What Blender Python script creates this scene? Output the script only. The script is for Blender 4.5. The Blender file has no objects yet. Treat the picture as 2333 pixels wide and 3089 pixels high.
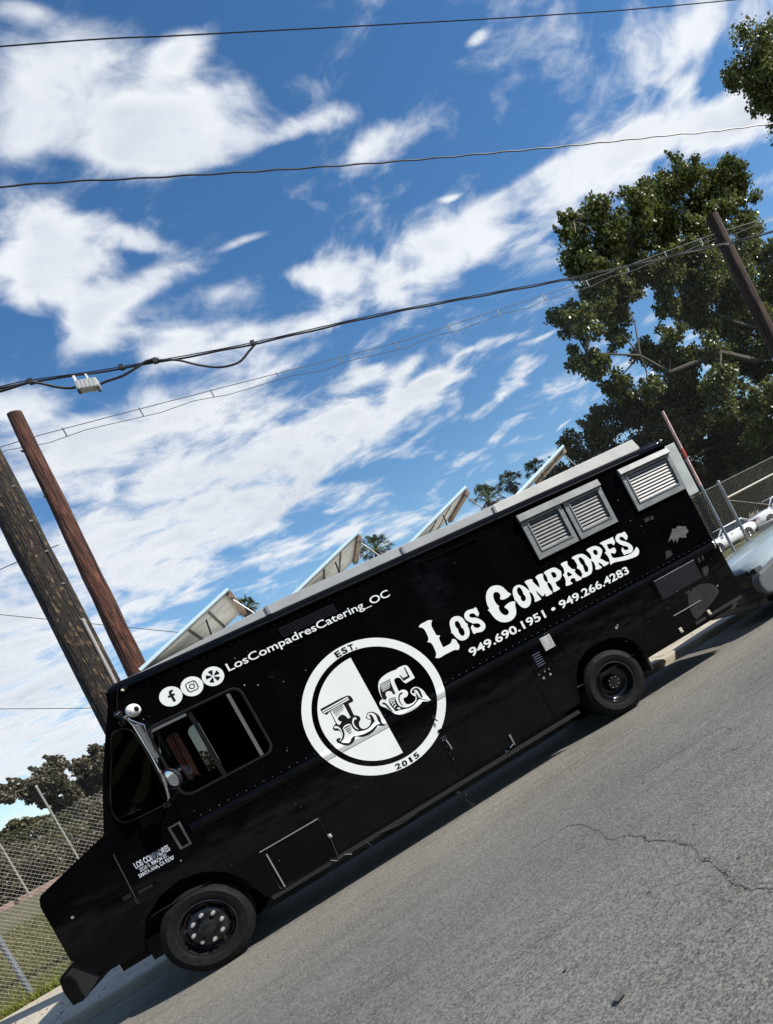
import bpy, bmesh, math, random
import numpy as np
from mathutils import Matrix, Vector
random.seed(11); rng=np.random.default_rng(5)
S=bpy.context.scene; COL=S.collection
PI=math.pi
# ---------------- camera ----------------
cam=bpy.data.cameras.new('camera'); co=bpy.data.objects.new('camera',cam); COL.objects.link(co); S.camera=co
R_=(0.80010289,-0.37885989,-0.46508123),(-0.4454937,0.14391735,-0.88364199),(0.40170977,0.91419526,-0.053631)
CP=(1.83627305,-8.34515918,1.62386139)
rt,dn,fw=[Vector(r) for r in R_]
m=Matrix.Identity(4)
for i in range(3): m[i][0]=rt[i]; m[i][1]=-dn[i]; m[i][2]=-fw[i]; m[i][3]=CP[i]
co.matrix_world=m
cam.sensor_fit='HORIZONTAL'; cam.sensor_width=36; cam.lens=2149.9987*36/2333
cam.shift_x=-(1883.2999-1166.5)/2333; cam.shift_y=(1847.1066-1544.5)/2333
cam.clip_start=.05; cam.clip_end=3000
# ---------------- sun, sky ----------------
SD=Vector((1,-.583,1.0)).normalized()      # towards the sun
sl=bpy.data.lights.new('sun','SUN'); sl.energy=5.0; sl.angle=math.radians(.55); sl.color=(1,.955,.88)
so=bpy.data.objects.new('sun',sl); COL.objects.link(so); so.rotation_euler=SD.to_track_quat('Z','Y').to_euler()
S.view_settings.view_transform='Standard'; S.view_settings.look='None'; S.view_settings.gamma=1
S.view_settings.exposure=.55; S.view_settings.use_curve_mapping=False
w=bpy.data.worlds.new('World'); S.world=w; w.use_nodes=True; NT=w.node_tree; NT.nodes.clear()
def N(t,nt=None,**k):
    n=(nt or NT).nodes.new(t)
    for a,b in k.items(): setattr(n,a,b)
    return n
def LK(a,b,nt=None): (nt or NT).links.new(a,b)
def M_(op,a,b=None,c=None,nt=None,clamp=False):
    n=N('ShaderNodeMath',nt,operation=op,use_clamp=clamp)
    for i,v in enumerate((a,b,c)):
        if v is None: continue
        if isinstance(v,(int,float)): n.inputs[i].default_value=v
        else: LK(v,n.inputs[i],nt)
    return n.outputs[0]
sky=N('ShaderNodeTexSky',sky_type='NISHITA'); sky.sun_disc=False
sky.sun_elevation=math.asin(SD.z); sky.sun_rotation=math.atan2(SD.x,SD.y); sky.air_density=1.0; sky.dust_density=.35; sky.ozone_density=2.2
hs=N('ShaderNodeHueSaturation'); hs.inputs['Saturation'].default_value=1.26; hs.inputs['Value'].default_value=1.0; LK(sky.outputs[0],hs.inputs['Color'])
bg=N('ShaderNodeBackground'); LK(hs.outputs[0],bg.inputs[0]); bg.inputs[1].default_value=.100
tc=N('ShaderNodeTexCoord'); sp=N('ShaderNodeSeparateXYZ'); LK(tc.outputs['Generated'],sp.inputs[0])
X,Y,Z=sp.outputs
# cloud sheet: the direction is carried to a plane overhead, so clouds shrink to the horizon
zc=M_('MAXIMUM',Z,.035)
zz=M_('ADD',zc,.10)
u=M_('DIVIDE',X,zz); v=M_('DIVIDE',Y,zz)
cu=N('ShaderNodeCombineXYZ'); LK(u,cu.inputs[0]); LK(v,cu.inputs[1])
# warp
wn=N('ShaderNodeTexNoise'); wn.inputs['Scale'].default_value=2.2; wn.inputs['Detail'].default_value=3; LK(cu.outputs[0],wn.inputs['Vector'])
wv=N('ShaderNodeVectorMath',operation='SUBTRACT'); LK(wn.outputs['Color'],wv.inputs[0]); wv.inputs[1].default_value=(.5,.5,.5)
ws=N('ShaderNodeVectorMath',operation='SCALE'); LK(wv.outputs[0],ws.inputs[0]); ws.inputs['Scale'].default_value=.32
wa=N('ShaderNodeVectorMath',operation='ADD'); LK(cu.outputs[0],wa.inputs[0]); LK(ws.outputs[0],wa.inputs[1])
n1=N('ShaderNodeTexNoise'); n1.inputs['Scale'].default_value=5.2; n1.inputs['Detail'].default_value=10; n1.inputs['Roughness'].default_value=.57; LK(wa.outputs[0],n1.inputs['Vector'])
n2=N('ShaderNodeTexNoise'); n2.inputs['Scale'].default_value=1.1; n2.inputs['Detail'].default_value=4; LK(cu.outputs[0],n2.inputs['Vector'])
n3=N('ShaderNodeTexNoise'); n3.inputs['Scale'].default_value=15; n3.inputs['Detail'].default_value=7; n3.inputs['Roughness'].default_value=.6; LK(wa.outputs[0],n3.inputs['Vector'])
# banks of cloud standing over the far side of the street (place = slope east, slope up)
yc=M_('MAXIMUM',Y,.05)
ga=M_('DIVIDE',X,yc); gb=M_('DIVIDE',Z,yc)
g0=N('ShaderNodeCombineXYZ'); LK(ga,g0.inputs[0]); LK(gb,g0.inputs[1])
wg=N('ShaderNodeVectorMath',operation='SCALE'); LK(wv.outputs[0],wg.inputs[0]); wg.inputs['Scale'].default_value=.11
g=N('ShaderNodeVectorMath',operation='ADD'); LK(g0.outputs[0],g.inputs[0]); LK(wg.outputs[0],g.inputs[1])
CL= [(0.118,0.917,0.071,0.044,-2.787),(0.045,0.858,0.072,0.05,0.872),(0.108,0.835,0.091,0.055,3.127),(0.212,0.816,0.123,0.054,-2.946),(0.25,0.769,0.098,0.028,-3.023),(0.377,0.776,0.11,0.017,-2.997),(0.243,0.906,0.07,0.022,-2.725),(0.133,0.772,0.076,0.032,2.993),(0.017,0.795,0.049,0.035,-3.084),(0.444,0.727,0.078,0.024,-2.757),(-0.021,0.711,0.066,0.055,-2.737),(0.002,0.661,0.055,0.041,3.124),(-0.064,0.649,0.041,0.029,3.009),(0.087,0.671,0.056,0.019,2.684),(0.002,0.605,0.062,0.034,-3.113),(0.139,0.564,0.064,0.034,3.14),(0.087,0.613,0.066,0.022,-2.897),(0.238,0.563,0.037,0.026,3.082),(-0.032,0.565,0.059,0.038,-2.846),(0.201,0.642,0.038,0.008,-3.0),(0.325,0.524,0.089,0.037,3.091),(0.317,0.563,0.068,0.03,3.119),(0.477,0.53,0.15,0.042,3.107),(0.449,0.58,0.057,0.029,2.98),(0.606,0.588,0.133,0.043,-3.024),(0.668,0.606,0.129,0.036,-3.026),(0.77,0.609,0.152,0.059,-2.944),(0.898,0.643,0.14,0.047,-3.011),(0.998,0.632,0.144,0.042,3.131),(1.12,0.646,0.13,0.043,-3.134),(1.093,0.79,0.104,0.049,0.528),(1.239,0.837,0.115,0.069,-2.921),(1.19,0.682,0.083,0.045,-3.116),(1.023,0.709,0.07,0.032,-2.863),(0.684,0.87,0.028,0.009,-2.799),(0.514,0.637,0.02,0.006,3.127),(-0.113,0.506,0.07,0.033,3.064),(-0.099,0.44,0.099,0.055,-3.116),(0.075,0.505,0.123,0.029,-3.091),(0.201,0.491,0.09,0.017,-3.103),(0.023,0.418,0.157,0.051,-2.988),(0.184,0.378,0.126,0.036,-2.97),(0.079,0.343,0.172,0.047,-3.033),(0.266,0.341,0.128,0.031,-2.931),(0.311,0.36,0.086,0.018,-3.041),(-0.054,0.314,0.16,0.063,3.054),(0.069,0.273,0.131,0.036,3.126),(-0.189,0.242,0.121,0.08,2.631),(-0.254,0.151,0.103,0.066,2.544),(-0.075,0.247,0.06,0.034,2.69),(0.322,0.408,0.052,0.014,-2.572),(0.452,0.396,0.063,0.008,-2.992),(0.474,0.341,0.048,0.015,-2.972),(0.271,0.418,0.038,0.017,2.852),(0.11,0.207,0.123,0.022,3.091),(0.504,0.236,0.024,0.005,-3.02),(0.551,0.395,0.051,0.007,-2.967),(0.091,0.971,0.036,0.02,2.549),(0.106,0.298,0.143,0.036,-3.056),(-0.299,0.13,0.068,0.045,2.502),(-0.253,0.102,0.053,0.031,2.539),(-0.259,0.201,0.069,0.041,2.589),(-0.257,0.306,0.078,0.062,1.241)]
acc=None
for (a,b,s1,s2,t) in CL:
    mp=N('ShaderNodeMapping',vector_type='TEXTURE'); LK(g.outputs[0],mp.inputs['Vector'])
    mp.inputs['Location'].default_value=(a,b,0); mp.inputs['Rotation'].default_value=(0,0,t); mp.inputs['Scale'].default_value=(s1*1.45,s2*1.5,1)
    ln=N('ShaderNodeVectorMath',operation='LENGTH'); LK(mp.outputs[0],ln.inputs[0])
    mr=N('ShaderNodeMapRange',interpolation_type='SMOOTHSTEP'); LK(ln.outputs['Value'],mr.inputs['Value'])
    mr.inputs['From Min'].default_value=1; mr.inputs['From Max'].default_value=0; mr.inputs['To Min'].default_value=0; mr.inputs['To Max'].default_value=1
    acc=mr.outputs[0] if acc is None else M_('ADD',acc,mr.outputs[0])
acc=M_('MINIMUM',acc,1.25)
front=N('ShaderNodeMapRange'); LK(Y,front.inputs['Value']); front.inputs['From Min'].default_value=.05; front.inputs['From Max'].default_value=.25
back=M_('MULTIPLY',M_('SUBTRACT',n2.outputs[0],.42),3.0,clamp=True)
bank=N('ShaderNodeMix'); LK(front.outputs[0],bank.inputs[0]); LK(back,bank.inputs[2]); LK(acc,bank.inputs[3])
dens=M_('ADD',M_('MULTIPLY',bank.outputs[0],.74),M_('MULTIPLY',M_('SUBTRACT',n1.outputs[0],.5),3.0))
dens=M_('ADD',dens,M_('MULTIPLY',M_('SUBTRACT',n3.outputs[0],.5),.7))
al=N('ShaderNodeMapRange',interpolation_type='SMOOTHSTEP'); LK(dens,al.inputs['Value']); al.inputs['From Min'].default_value=.0; al.inputs['From Max'].default_value=1.0
al.inputs['To Max'].default_value=.96
# thin milk over everything near the horizon
shade=N('ShaderNodeMapRange',interpolation_type='SMOOTHSTEP'); LK(M_('ADD',M_('MULTIPLY',bank.outputs[0],.75),M_('ADD',M_('MULTIPLY',M_('SUBTRACT',n2.outputs[0],.5),1.3),M_('MULTIPLY',M_('SUBTRACT',n1.outputs[0],.5),1.5))),shade.inputs['Value']); shade.inputs['From Min'].default_value=.62; shade.inputs['From Max'].default_value=1.5
cc=N('ShaderNodeMix',data_type='RGBA'); LK(shade.outputs[0],cc.inputs[0]); cc.inputs[6].default_value=(.88,.91,.95,1); cc.inputs[7].default_value=(.60,.65,.73,1)
bc=N('ShaderNodeBackground'); LK(cc.outputs[2],bc.inputs[0]); bc.inputs[1].default_value=.72
ms=N('ShaderNodeMixShader'); LK(al.outputs[0],ms.inputs[0]); LK(bg.outputs[0],ms.inputs[1]); LK(bc.outputs[0],ms.inputs[2])
wo=N('ShaderNodeOutputWorld'); LK(ms.outputs[0],wo.inputs[0])

# ---------------- helpers ----------------
MATS={}
def mat(name,col,rough=.6,metal=0,var=0,vs=8,bump=0,bs=40,col2=None,detail=6,spec=.5,coat=0,vec=None,stretch=None):
    if name in MATS: return MATS[name]
    mt=bpy.data.materials.new(name); mt.use_nodes=True; nt=mt.node_tree; b=nt.nodes['Principled BSDF']
    b.inputs['Base Color'].default_value=(*col,1); b.inputs['Roughness'].default_value=rough; b.inputs['Metallic'].default_value=metal
    b.inputs['Specular IOR Level'].default_value=spec; b.inputs['Coat Weight'].default_value=coat
    t=N('ShaderNodeTexCoord',nt); src=t.outputs['Object']
    if stretch:
        mp=N('ShaderNodeMapping',nt); LK(src,mp.inputs[0],nt); mp.inputs['Scale'].default_value=stretch; src=mp.outputs[0]
    if var or col2:
        n=N('ShaderNodeTexNoise',nt); n.inputs['Scale'].default_value=vs; n.inputs['Detail'].default_value=detail; n.inputs['Roughness'].default_value=.62; LK(src,n.inputs['Vector'],nt)
        r=N('ShaderNodeValToRGB',nt); LK(n.outputs[0],r.inputs[0],nt)
        r.color_ramp.elements[0].position=.35; r.color_ramp.elements[1].position=.65
        c2=col2 or tuple(min(1,c*(1+var)) for c in col); c1=col if col2 else tuple(c*(1-var) for c in col)
        r.color_ramp.elements[0].color=(*c1,1); r.color_ramp.elements[1].color=(*c2,1)
        LK(r.outputs[0],b.inputs['Base Color'],nt)
    if bump:
        n=N('ShaderNodeTexNoise',nt); n.inputs['Scale'].default_value=bs; n.inputs['Detail'].default_value=5; LK(src,n.inputs['Vector'],nt)
        bp=N('ShaderNodeBump',nt); bp.inputs['Strength'].default_value=bump; bp.inputs['Distance'].default_value=.02; LK(n.outputs[0],bp.inputs['Height'],nt); LK(bp.outputs[0],b.inputs['Normal'],nt)
    MATS[name]=mt; return mt
class MB:
    def __init__(s): s.v=[]; s.f=[]
    def add(s,vs,fs):
        o=len(s.v); s.v+= [tuple(p) for p in vs]; s.f+=[tuple(i+o for i in f) for f in fs]; return s
    def box(s,x0,x1,y0,y1,z0,z1):
        return s.add([(x0,y0,z0),(x1,y0,z0),(x1,y1,z0),(x0,y1,z0),(x0,y0,z1),(x1,y0,z1),(x1,y1,z1),(x0,y1,z1)],[(0,3,2,1),(4,5,6,7),(0,1,5,4),(1,2,6,5),(2,3,7,6),(3,0,4,7)])
    def prism(s,pts,y0,y1,ax='y'):
        # pts: (x,z) outline extruded along y (or (y,z) along x)
        n=len(pts)
        P=(lambda a,b,c:(a,c,b)) if ax=='y' else (lambda a,b,c:(c,a,b))
        s.add([P(a,b,y0) for a,b in pts]+[P(a,b,y1) for a,b in pts],[tuple(range(n)),tuple(range(2*n-1,n-1,-1))]+[(i,i+n,(i+1)%n+n,(i+1)%n) for i in range(n)]); return s
    def tube(s,path,r,n=8,cap=True):
        path=[Vector(p) for p in path]; rs=r if isinstance(r,(list,tuple)) else [r]*len(path)
        vs=[];up=None
        for i,p in enumerate(path):
            d=(path[min(i+1,len(path)-1)]-path[max(i-1,0)]).normalized()
            if up is None:
                up=Vector((0,0,1)) if abs(d.z)<.9 else Vector((1,0,0))
            a=d.cross(up).normalized(); up=a.cross(d).normalized()
            for k in range(n):
                t=2*PI*k/n; vs.append(p+(a*math.cos(t)+up*math.sin(t))*rs[i])
        fs=[(i*n+k,i*n+(k+1)%n,(i+1)*n+(k+1)%n,(i+1)*n+k) for i in range(len(path)-1) for k in range(n)]
        if cap: fs+=[tuple(range(n-1,-1,-1)),tuple((len(path)-1)*n+k for k in range(n))]
        return s.add(vs,fs)
    def lathe(s,prof,c,n=48,axis='y'):
        # prof: (offset along axis, radius)
        vs=[]
        for (o,r) in prof:
            for k in range(n):
                t=2*PI*k/n
                if axis=='y': vs.append((c[0]+r*math.cos(t),c[1]+o,c[2]+r*math.sin(t)))
                elif axis=='z': vs.append((c[0]+r*math.cos(t),c[1]+r*math.sin(t),c[2]+o))
                else: vs.append((c[0]+o,c[1]+r*math.cos(t),c[2]+r*math.sin(t)))
        fs=[(i*n+k,i*n+(k+1)%n,(i+1)*n+(k+1)%n,(i+1)*n+k) for i in range(len(prof)-1) for k in range(n)]
        return s.add(vs,fs)
    def disc(s,cx,cz,r,y,n=10):
        return s.add([(cx+r*math.cos(2*PI*k/n),y,cz+r*math.sin(2*PI*k/n)) for k in range(n)],[tuple(range(n))])
    def build(s,name,m,parent=None,bevel=0,smooth=False,seg=2):
        me=bpy.data.meshes.new(name); me.from_pydata(s.v,[],s.f); me.update()
        return fin(name,me,m,parent,bevel,smooth,seg)
def fin(name,me,m,parent=None,bevel=0,smooth=False,seg=2,recalc=True):
    if recalc and len(me.polygons)<20000:
        b=bmesh.new(); b.from_mesh(me); bmesh.ops.recalc_face_normals(b,faces=b.faces)
        if bevel:
            es=[e for e in b.edges if len(e.link_faces)==2 and e.calc_face_angle(0)>.5]
            bmesh.ops.bevel(b,geom=es,offset=bevel,segments=seg,affect='EDGES',profile=.6)
        b.to_mesh(me); b.free()
    if smooth:
        me.polygons.foreach_set('use_smooth',[True]*len(me.polygons))
        try: me.set_sharp_from_angle(angle=math.radians(40))
        except Exception: pass
    if m: me.materials.append(m)
    o=bpy.data.objects.new(name,me); COL.objects.link(o)
    if parent is not None: o.parent=parent
    return o
def tag(o,label=None,cat=None,group=None,kind=None):
    if label: o['label']=label
    if cat: o['category']=cat
    if group: o['group']=group
    if kind: o['kind']=kind
    return o
def thing(name,label,cat,loc=(0,0,0),group=None):
    o=bpy.data.objects.new(name,None); COL.objects.link(o); o.location=loc; o.empty_display_size=.2
    tag(o,label,cat,group); return o
def copy_tree(o,parent=None):
    c=o.copy(); COL.objects.link(c)
    if parent is not None: c.parent=parent
    for ch in list(o.children): copy_tree(ch,c)
    return c
_kids=None
def smooth_poly(p,it=2,lim=62):
    for _ in range(it):
        q=[]; n=len(p)
        for i in range(n):
            a,b,c=p[i-1],p[i],p[(i+1)%n]
            d1=(b[0]-a[0],b[1]-a[1]); d2=(c[0]-b[0],c[1]-b[1])
            l1=math.hypot(*d1) or 1e-9; l2=math.hypot(*d2) or 1e-9
            an=math.degrees(math.acos(max(-1,min(1,(d1[0]*d2[0]+d1[1]*d2[1])/l1/l2))))
            if an>lim or an<4: q.append(b)
            else:
                t=.25; q.append((b[0]-d1[0]*t,b[1]-d1[1]*t)); q.append((b[0]+d2[0]*t,b[1]+d2[1]*t))
        p=q
    return p
def shape(name,loops,m,parent,y=0,th=.0012,bevel=0,rotz=None):
    """filled flat outline with holes in the x-z plane at depth y (front face), thickness th"""
    cu=bpy.data.curves.new(name,'CURVE'); cu.dimensions='2D'; cu.fill_mode='BOTH'; cu.extrude=th/2; cu.bevel_depth=bevel
    for lp in loops:
        sp=cu.splines.new('POLY'); sp.points.add(len(lp)-1)
        for i,(a,b) in enumerate(lp): sp.points[i].co=(a,b,0,1)
        sp.use_cyclic_u=True
    t=bpy.data.objects.new('tmp',cu); COL.objects.link(t)
    me=bpy.data.meshes.new_from_object(t.evaluated_get(bpy.context.evaluated_depsgraph_get())) if False else t.to_mesh().copy()
    t.to_mesh_clear(); bpy.data.objects.remove(t); bpy.data.curves.remove(cu)
    me.transform(Matrix.Translation((0,y+th/2,0))@Matrix.Rotation(PI/2,4,'X'))
    me.materials.clear(); me.name=name
    return fin(name,me,m,parent,recalc=False)
def text(name,body,x,z,h,wd,m,parent,y=-.0015,bold=0,space=1.0,align='LEFT',rot=0):
    cu=bpy.data.curves.new(name,'FONT'); cu.body=body; cu.size=1; cu.offset=bold; cu.space_character=space; cu.extrude=.0005; cu.resolution_u=4
    t=bpy.data.objects.new('tmp',cu); COL.objects.link(t)
    me=t.to_mesh().copy(); t.to_mesh_clear(); bpy.data.objects.remove(t)
    xs=[v.co.x for v in me.vertices]; ys=[v.co.y for v in me.vertices]
    capH=.729
    x0,x1=min(xs),max(xs)
    sx=wd/(x1-x0); sz=h/capH
    me.transform(Matrix.Diagonal((sx,sz,1,1))@Matrix.Translation((-x0,0,0)))
    me.transform(Matrix.Translation((x,y,z))@Matrix.Rotation(-rot,4,'Y')@Matrix.Rotation(PI/2,4,'X'))
    me.materials.clear(); me.name=name
    return fin(name,me,m,parent,recalc=False)
def drape(o):
    b=bmesh.new(); b.from_mesh(o.data)
    pr=[(1.392,0),(1.388,-.006),(1.356,-.019),(1.338,-.018),(1.296,-.006),(1.292,0)]
    for z,_ in pr: bmesh.ops.bisect_plane(b,geom=b.verts[:]+b.edges[:]+b.faces[:],plane_co=(0,0,z),plane_no=(0,0,1),dist=1e-5)
    for v in b.verts:
        z=v.co.z
        for (za,ya),(zb,yb) in zip(pr,pr[1:]):
            if zb<=z<=za: v.co.y+=yb+(ya-yb)*(z-zb)/(za-zb); break
    b.to_mesh(o.data); b.free(); return o
def circle(cx,cz,r,n=96,a0=0,a1=2*PI): 
    full=abs(a1-a0-2*PI)<1e-6; k=n if full else n+1
    return [(cx+r*math.cos(a0+(a1-a0)*i/n),cz+r*math.sin(a0+(a1-a0)*i/n)) for i in range(k)]
def rrect(x0,x1,z0,z1,r,n=6):
    o=[]
    for cx,cz,a in ((x1-r,z1-r,0),(x0+r,z1-r,PI/2),(x0+r,z0+r,PI),(x1-r,z0+r,3*PI/2)):
        o+=[(cx+r*math.cos(a+PI/2*i/n),cz+r*math.sin(a+PI/2*i/n)) for i in range(n+1)]
    return o
# ---------------- materials ----------------
def paint_mat(name,base,rough,wave=.06,dust=.012):
    mt=mat(name,base,rough,spec=.17); nt=mt.node_tree; b=nt.nodes['Principled BSDF']
    t=N('ShaderNodeTexCoord',nt)
    mp=N('ShaderNodeMapping',nt); LK(t.outputs['Object'],mp.inputs[0],nt); mp.inputs['Scale'].default_value=(1.1,1,2.0)
    n=N('ShaderNodeTexNoise',nt); n.inputs['Scale'].default_value=1.6; n.inputs['Detail'].default_value=2.5; LK(mp.outputs[0],n.inputs['Vector'],nt)
    f=N('ShaderNodeTexNoise',nt); f.inputs['Scale'].default_value=160; f.inputs['Detail'].default_value=2; LK(t.outputs['Object'],f.inputs['Vector'],nt)
    h=M_('ADD',n.outputs[0],M_('MULTIPLY',f.outputs[0],.004,nt=nt),nt=nt)
    bp=N('ShaderNodeBump',nt); bp.inputs['Strength'].default_value=1; bp.inputs['Distance'].default_value=wave; LK(h,bp.inputs['Height'],nt); LK(bp.outputs[0],b.inputs['Normal'],nt)
    d=N('ShaderNodeTexNoise',nt); d.inputs['Scale'].default_value=2.6; d.inputs['Detail'].default_value=9; d.inputs['Roughness'].default_value=.7; LK(t.outputs['Object'],d.inputs['Vector'],nt)
    r=N('ShaderNodeValToRGB',nt); LK(d.outputs[0],r.inputs[0],nt); r.color_ramp.elements[0].position=.42; r.color_ramp.elements[1].position=.8
    r.color_ramp.elements[0].color=(*base,1); r.color_ramp.elements[1].color=(base[0]+dust*1.1,base[1]+dust,base[2]+dust*.9,1)
    LK(r.outputs[0],b.inputs['Base Color'],nt)
    q=N('ShaderNodeMapRange',nt); LK(d.outputs[0],q.inputs[0],nt); q.inputs['To Min'].default_value=rough*.6; q.inputs['To Max'].default_value=rough*2.2; LK(q.outputs[0],b.inputs['Roughness'],nt)
    return mt
PAINT=paint_mat('gloss_black_paint',(.0015,.0015,.0022),.06,.006,.002)
LOWP=paint_mat('dull_black_paint',(.003,.003,.003),.22,.008,.003)
VINYL=mat('white_vinyl',(.74,.765,.755),.35,var=.03,vs=3,spec=.4)
VINK=mat('black_vinyl',(.008,.008,.010),.3,spec=.4)
RUBB=mat('tyre_rubber',(.010,.0098,.0094),.65,var=.35,vs=18,bump=.25,bs=70,spec=.12)
RIM=mat('rim_black',(.010,.010,.011),.22,var=.3,vs=9)
CHROME=mat('chrome',(.60,.60,.63),.12,1)
STEEL=mat('brushed_steel',(.21,.222,.222),.45,.3,var=.28,vs=6,bump=.12,bs=25,stretch=(1,1,9))
ALU=mat('galvanised_sheet',(.36,.375,.38),.42,.55,var=.22,vs=7,bump=.1,bs=14)
DARK=mat('underbody_black',(.006,.006,.006),.8)
GLS=mat('side_glass',(.0,.0,.0),.03,spec=.5)
def glass_mat(name,alpha,tint=(.02,.022,.022)):
    mt=bpy.data.materials.new(name); mt.use_nodes=True; nt=mt.node_tree; nt.nodes.clear()
    gl=N('ShaderNodeBsdfGlossy',nt); gl.inputs['Roughness'].default_value=.02; gl.inputs['Color'].default_value=(1,1,1,1)
    tr=N('ShaderNodeBsdfTransparent',nt); tr.inputs[0].default_value=(alpha,alpha,alpha,1)
    fr=N('ShaderNodeFresnel',nt); fr.inputs[0].default_value=1.45
    mx=N('ShaderNodeMixShader',nt); LK(fr.outputs[0],mx.inputs[0],nt); LK(tr.outputs[0],mx.inputs[1],nt); LK(gl.outputs[0],mx.inputs[2],nt)
    o=N('ShaderNodeOutputMaterial',nt); LK(mx.outputs[0],o.inputs[0],nt); return mt
GLASS=glass_mat('window_glass',.38)
GLASSD=glass_mat('dark_window_glass',.22)

# ---------------- food truck ----------------
T=thing('food_truck','black food truck with white Los Compadres lettering parked along the kerb','food truck')
W_=2.12
side=[(-1.02,.80),(-1.012,1.374),(-.99,1.44),(-.965,1.468),(-.336,1.69),(-.312,1.75),(-.125,2.175),(.06,2.521),(.212,2.80),(.232,2.90),
 (7.185,2.90),(7.18,1.42),(7.215,1.39),(7.245,.60),(7.20,.565),(5.545,.528),(5.50,.57),(5.43,.76),(5.33,.86),(5.17,.94),(4.98,.965),(4.80,.945),(4.64,.86),(4.53,.72),(4.46,.56),(4.42,.42),
 (4.38,.418),(.70,.355),(.60,.354),(.56,.375),(.50,.53),(.47,.64),(.37,.80),(.20,.92),(0,.965),(-.20,.92),(-.38,.80),(-.47,.64),(-.50,.55),(-.86,.55),(-.93,.66)]
slider=rrect(.375,1.262,1.655,2.412,.085)
qwin=smooth_poly([(.10,2.50),(.155,2.525),(.235,2.51),(.288,2.42),(.275,1.745),(.25,1.70),(.21,1.682),(-.10,1.688),(-.155,1.712),(-.185,1.76),(-.19,1.89),(.045,2.37)],2)
sp_=shape('side_panel',[side,slider,qwin],PAINT,T,y=0,th=.035)
sp2=shape('side_panel',[side,slider,qwin],PAINT,T,y=W_-.035,th=.035)
# front, hood, roof, back, floor
def sheet(name,pts,m,y0=.035,y1=W_-.035,th=.012,par=T,smooth=False):
    mb=MB()
    for (a,b),(c,d) in zip(pts[:-1],pts[1:]):
        mb.add([(a,y0,b),(c,y0,d),(c,y1,d),(a,y1,b)],[(0,1,2,3)])
    return mb.build(name,m,par,smooth=smooth)
sheet('hood',[(-.312,1.70),(-.965,1.463),(-1.005,1.40)],PAINT)
sheet('grille_panel',[(-1.008,1.40),(-1.016,.80),(-.93,.66)],PAINT)
sheet('cowl',[(-.30,1.76),(-.318,1.70)],PAINT)
ws_=sheet('windscreen',[(.205,2.78),(-.29,1.78)],GLASSD); 
sheet('front_cap',[(.23,2.89),(.21,2.79)],PAINT)
sheet('back_wall',[(7.178,2.90),(7.178,1.42),(7.21,1.39),(7.24,.60)],PAINT)
sheet('floor_pan',[(-.9,.78),(.45,.80),(.5,.62),(7.2,.58)],DARK)
mb=MB()
rp=[(.235,2.885),(.245,2.925),(.275,2.952),(.33,2.965),(7.10,2.985),(7.16,2.965),(7.185,2.93),(7.188,2.885)]
prof=[(-.002,0,0),(-.012,.2,.012),(-.004,.45,.03),(.02,.75,.055),(.06,.92,.072)]
# roof: rows across y with rounded shoulders
rows=[]
for (yy,t) in [(-.004,0),(-.006,.35),(.006,.62),(.028,.82),(.07,.96),(.14,1.0),(W_-.14,1.0),(W_-.07,.96),(W_-.028,.82),(W_-.006,.62),(W_+.006,.35),(W_+.004,0)]:
    rows.append([(x,yy,2.87+(z-2.87)*t) for x,z in rp])
vs=[p for r in rows for p in r]; n=len(rp)
mb.add(vs,[(i*n+j,i*n+j+1,(i+1)*n+j+1,(i+1)*n+j) for i in range(len(rows)-1) for j in range(n-1)])
mb.build('roof',PAINT,T,smooth=True)
# drip rail and rivet strip
mb=MB().prism([(-.006,2.858),(-.026,2.864),(-.03,2.878),(-.012,2.892),(-.006,2.89)],.42,7.165,ax='x'); mb.build('drip_rail',PAINT,T)
mb=MB().box(.42,7.165,-.004,-.0005,2.815,2.845); mb.build('gutter_strip',PAINT,T)
MB().box(.385,.42,-.024,-.001,2.852,2.885).build('rail_end_cap',RIM,T,bevel=.004)
# silver roof edging
mb=MB()
ed=[(.45,2.955),(2.0,3.068),(4.62,3.062)]
mb.prism([(.45,2.945),(2.0,3.058),(4.625,3.058),(4.625,2.955),(2.0,2.955)],.035,.075)
mb.build('roof_edging',mat('roof_trim',(.42,.43,.43),.45,.25,var=.12,vs=3),T,bevel=.004)
mb=MB().prism([(4.635,2.955),(4.635,3.062),(6.80,3.112),(6.845,2.985),(6.84,2.955)],.03,.08); mb.build('roof_edging',mat('pale_roof_trim',(.56,.56,.53),.5,.1,var=.08,vs=3),T,bevel=.004)
MB().prism([(4.66,3.055),(6.80,3.105),(6.80,3.112),(4.66,3.062)],.08,.42).build('roof_deck',ALU,T)
for x in (1.86,3.42,4.63): MB().box(x-.018,x+.018,.018,.035,2.955,3.05).build('edging_joint',ALU,T,bevel=.003)
# small roof fan behind the edging
mb=MB().lathe([(0,.09),(.04,.1),(.05,.06),(.10,.055),(.11,.09),(.15,.08),(.16,0)],(7.0,.5,2.975),n=14,axis='z'); mb.build('roof_vent_cap',mat('dull_alloy',(.38,.39,.38),.5,.3,var=.3,vs=14),T,smooth=True)
MB().box(.75,6.95,.44,W_-.3,2.99,2.998).build('roof_deck',mat('roof_bounce_white',(.74,.74,.71),.7,var=.08,vs=2),T)  # unseen white sheet, added to bounce light up under the tilted panels

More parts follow.
